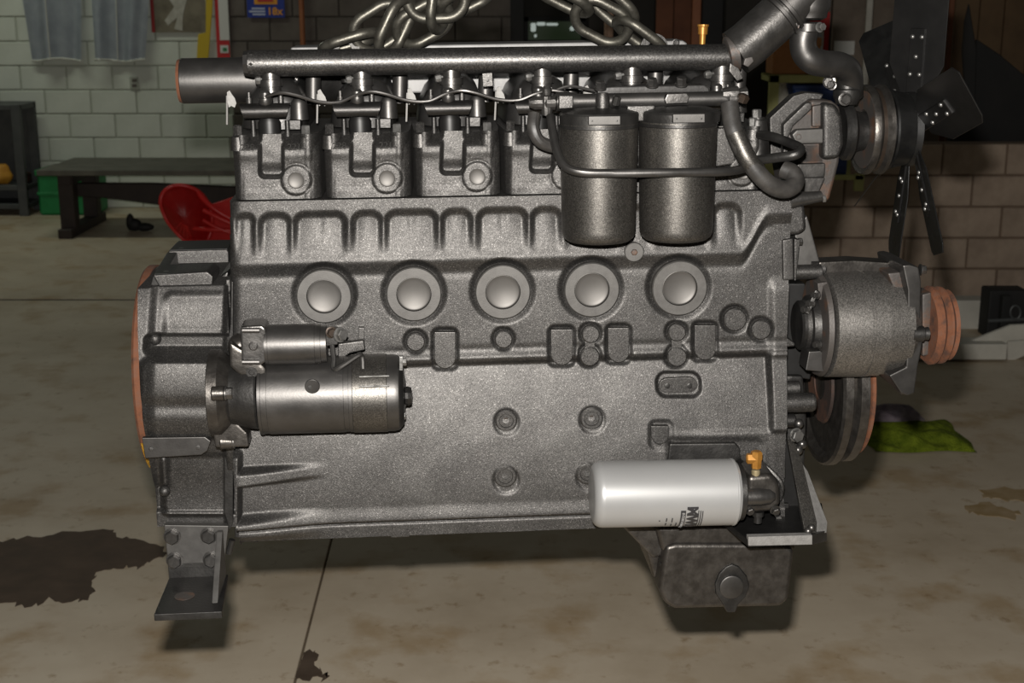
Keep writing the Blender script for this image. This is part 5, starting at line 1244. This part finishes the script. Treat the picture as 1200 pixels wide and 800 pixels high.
# ---- thermostat elbow, hoses at the top right
HYy = 0.06
cp_ = obj('coolant_hose', ptube([(862, 62, HYy), (876, 52, HYy), (893, 37, HYy), (912, 20, HYy), (924, 8, HYy)], 27, 28, 5), 'paint_wet', eng)
axh = (P(924, 8, HYy) - P(876, 52, HYy)).normalized(); sh_ = mp(900, 30, HYy)
obj('rail_clamp', lathe(P(851, 63, TY), (1, 0, .25), [(0, 15 * sh_), (.002, 19 * sh_), (.014, 22 * sh_), (.016, 18 * sh_)], 36), 'rust_paint', cp_)
obj('clamp_tongue', ppoly([(856, 74), (866, 80), (871, 92), (864, 95), (855, 84)], TY - .03, TY - .025, .001), 'paint_wet', cp_)
obj('clamp_nut', ppoly([(873, 68), (882, 66), (884, 72), (877, 79), (871, 76)], TY - .03, TY - .018, .002), 'rust_paint', cp_)
for k, f_ in enumerate((0.0, .010)):
    obj('hose_clamp', lathe(P(912, 19, HYy) + axh * f_, axh, [(0, 28 * sh_), (.001, 30 * sh_), (.006, 30 * sh_), (.007, 28 * sh_)], 40), 'paint_smooth', cp_)
th_ = obj('thermostat_housing', lathe(P(948, 24, HYy), (0, 0, 1), [(0, 14 * sh_), (.004, 20 * sh_), (.012, 21 * sh_), (.02, 24 * sh_), (.06, 26 * sh_), (.062, 20 * sh_)], 36), 'paint_smooth', eng)
obj('housing_elbow', ptube([(924, 8, HYy), (938, -6, HYy), (952, -16, HYy)], 27, 28, 4), 'paint_smooth', th_)
bolt(th_, P(960, 32, HYy - .02), (0.4, -1, 0.1), .006, .010, 'bright_steel'); bolt(th_, P(931, 30, HYy - .02), (-.4, -1, 0.1), .006, .008, 'rust_paint')
obj('housing_collar', lathe(P(946, 38, HYy), (0, 0, 1), [(0, 15.5 * sh_), (.002, 17 * sh_), (.013, 17 * sh_), (.015, 15 * sh_)], 32), 'paint_smooth', th_)
pth = [(944, 36, HYy), (941, 48, HYy), (943, 61, HYy), (952, 71, HYy), (968, 75, HYy + .01), (982, 76, HYy + .02), (993, 82, HYy + .03), (996, 94, HYy + .04), (996, 112, HYy + .05)]
bypass = obj('bypass_pipe', ptube(pth, 15.5, 24, 6), 'paint_smooth', eng)
obj('pipe_union', lathe(P(992, 122, HYy + .04), (0, 0, 1), [(0, .016), (.012, .021), (.022, .021), (.024, .017), (.034, .017)], 24), 'dark_iron', bypass)
bolt(bypass, P(975, 100, HYy + .01), (-.6, -1, .2), .006, .010, 'paint_wet'); bolt(bypass, P(990, 116, HYy + .0), (0, -1, 0), .008, .008, 'paint_wet')
pbolt(bypass, 972, 96, HYy + .03, 6, 'paint_wet', axis=(-.5, -1, 0))

# ================================================================== LIFTING CHAINS
def link_mesh(L, Wd, r, n=10):
    pts = []; R_ = Wd / 2; h = L / 2 - R_
    for k in range(n + 1):
        t = -PI / 2 + PI * k / n; pts.append((h + R_ * math.cos(t), R_ * math.sin(t), 0))
    for k in range(n + 1):
        t = PI / 2 + PI * k / n; pts.append((-h + R_ * math.cos(t), R_ * math.sin(t), 0))
    return tube(pts, r, 12, 0, True)
LK = mesh_of(link_mesh(0.088, 0.058, 0.0080, 14), 'link', 'chain_steel', 60)
def chain_link(parent, A, B, roll):
    A, B = Vector(A), Vector(B); d = (B - A).normalized(); c = (A + B) / 2
    up = Vector((0, -1, 0)); side = up.cross(d).normalized(); up = d.cross(side)
    M_ = Matrix((d, side, up)).transposed().to_4x4()
    M_ = Matrix.Translation(c) @ M_ @ Matrix.Rotation(roll, 4, 'X')
    o = bpy.data.objects.new('link', LK); link(o, parent); o.matrix_local = parent.matrix_basis.inverted() @ M_
    return o
def EW(u, v, y): return ENG_M @ P(u, v, y)
def chain(label, top, seq):
    e = empty('lifting_chain', top); tag(e, label, 'chain', 'lifting chains above the engine')
    bpy.context.view_layer.update()
    for (a, b, roll) in seq: chain_link(e, EW(*a), EW(*b), R(roll))
    return e
CY = 0.19
chain('steel lifting chain rising from the rear half of the engine', EW(415, 52, CY),
      [((380, 58, CY), (440, 40, CY), 78), ((417, 50, CY), (474, 14, CY), 20), ((449, 62, CY - .03), (478, 0, CY - .03), 62),
       ((462, 46, CY - .005), (530, 8, CY - .005), 35), ((482, 0, CY - .03), (540, -2, CY - .03), 10), ((512, 30, CY - .02), (520, -30, CY - .02), 68), ((516, 14, CY), (578, -16, CY), 62)])
chain('steel lifting chain rising from the front half of the engine', EW(758, 50, CY),
      [((724, 24, CY), (776, 62, CY), 72), ((672, 8, CY), (738, 42, CY), 28), ((630, -16, CY), (690, 14, CY), 72), ((690, -16, CY + .02), (742, 30, CY + .02), 55), ((640, -46, CY + .03), (702, -8, CY + .03), 20)])
# lifting eyes the chains hook into
for (u, v) in ((405, 58), (766, 56)):
    ob_ = obj('lifting_eye', lathe(P(u, v, CY) - Vector((0, .006, 0)), (0, 1, 0), [(0, .010), (0, .022), (.012, .022), (.012, .010)], 24, True), 'dark_iron', eng)
    obj('eye_post', cyl(P(u, v, CY) - Vector((0, 0, .05)), (0, 0, 1), .032, .009), 'dark_iron', ob_)

# ---- keep the tree at thing > part > sub-part
def depth(o):
    n = 1
    while o.parent is not None: o = o.parent; n += 1
    return n
for o in list(C.objects):
    while depth(o) > 3: o.parent = o.parent.parent
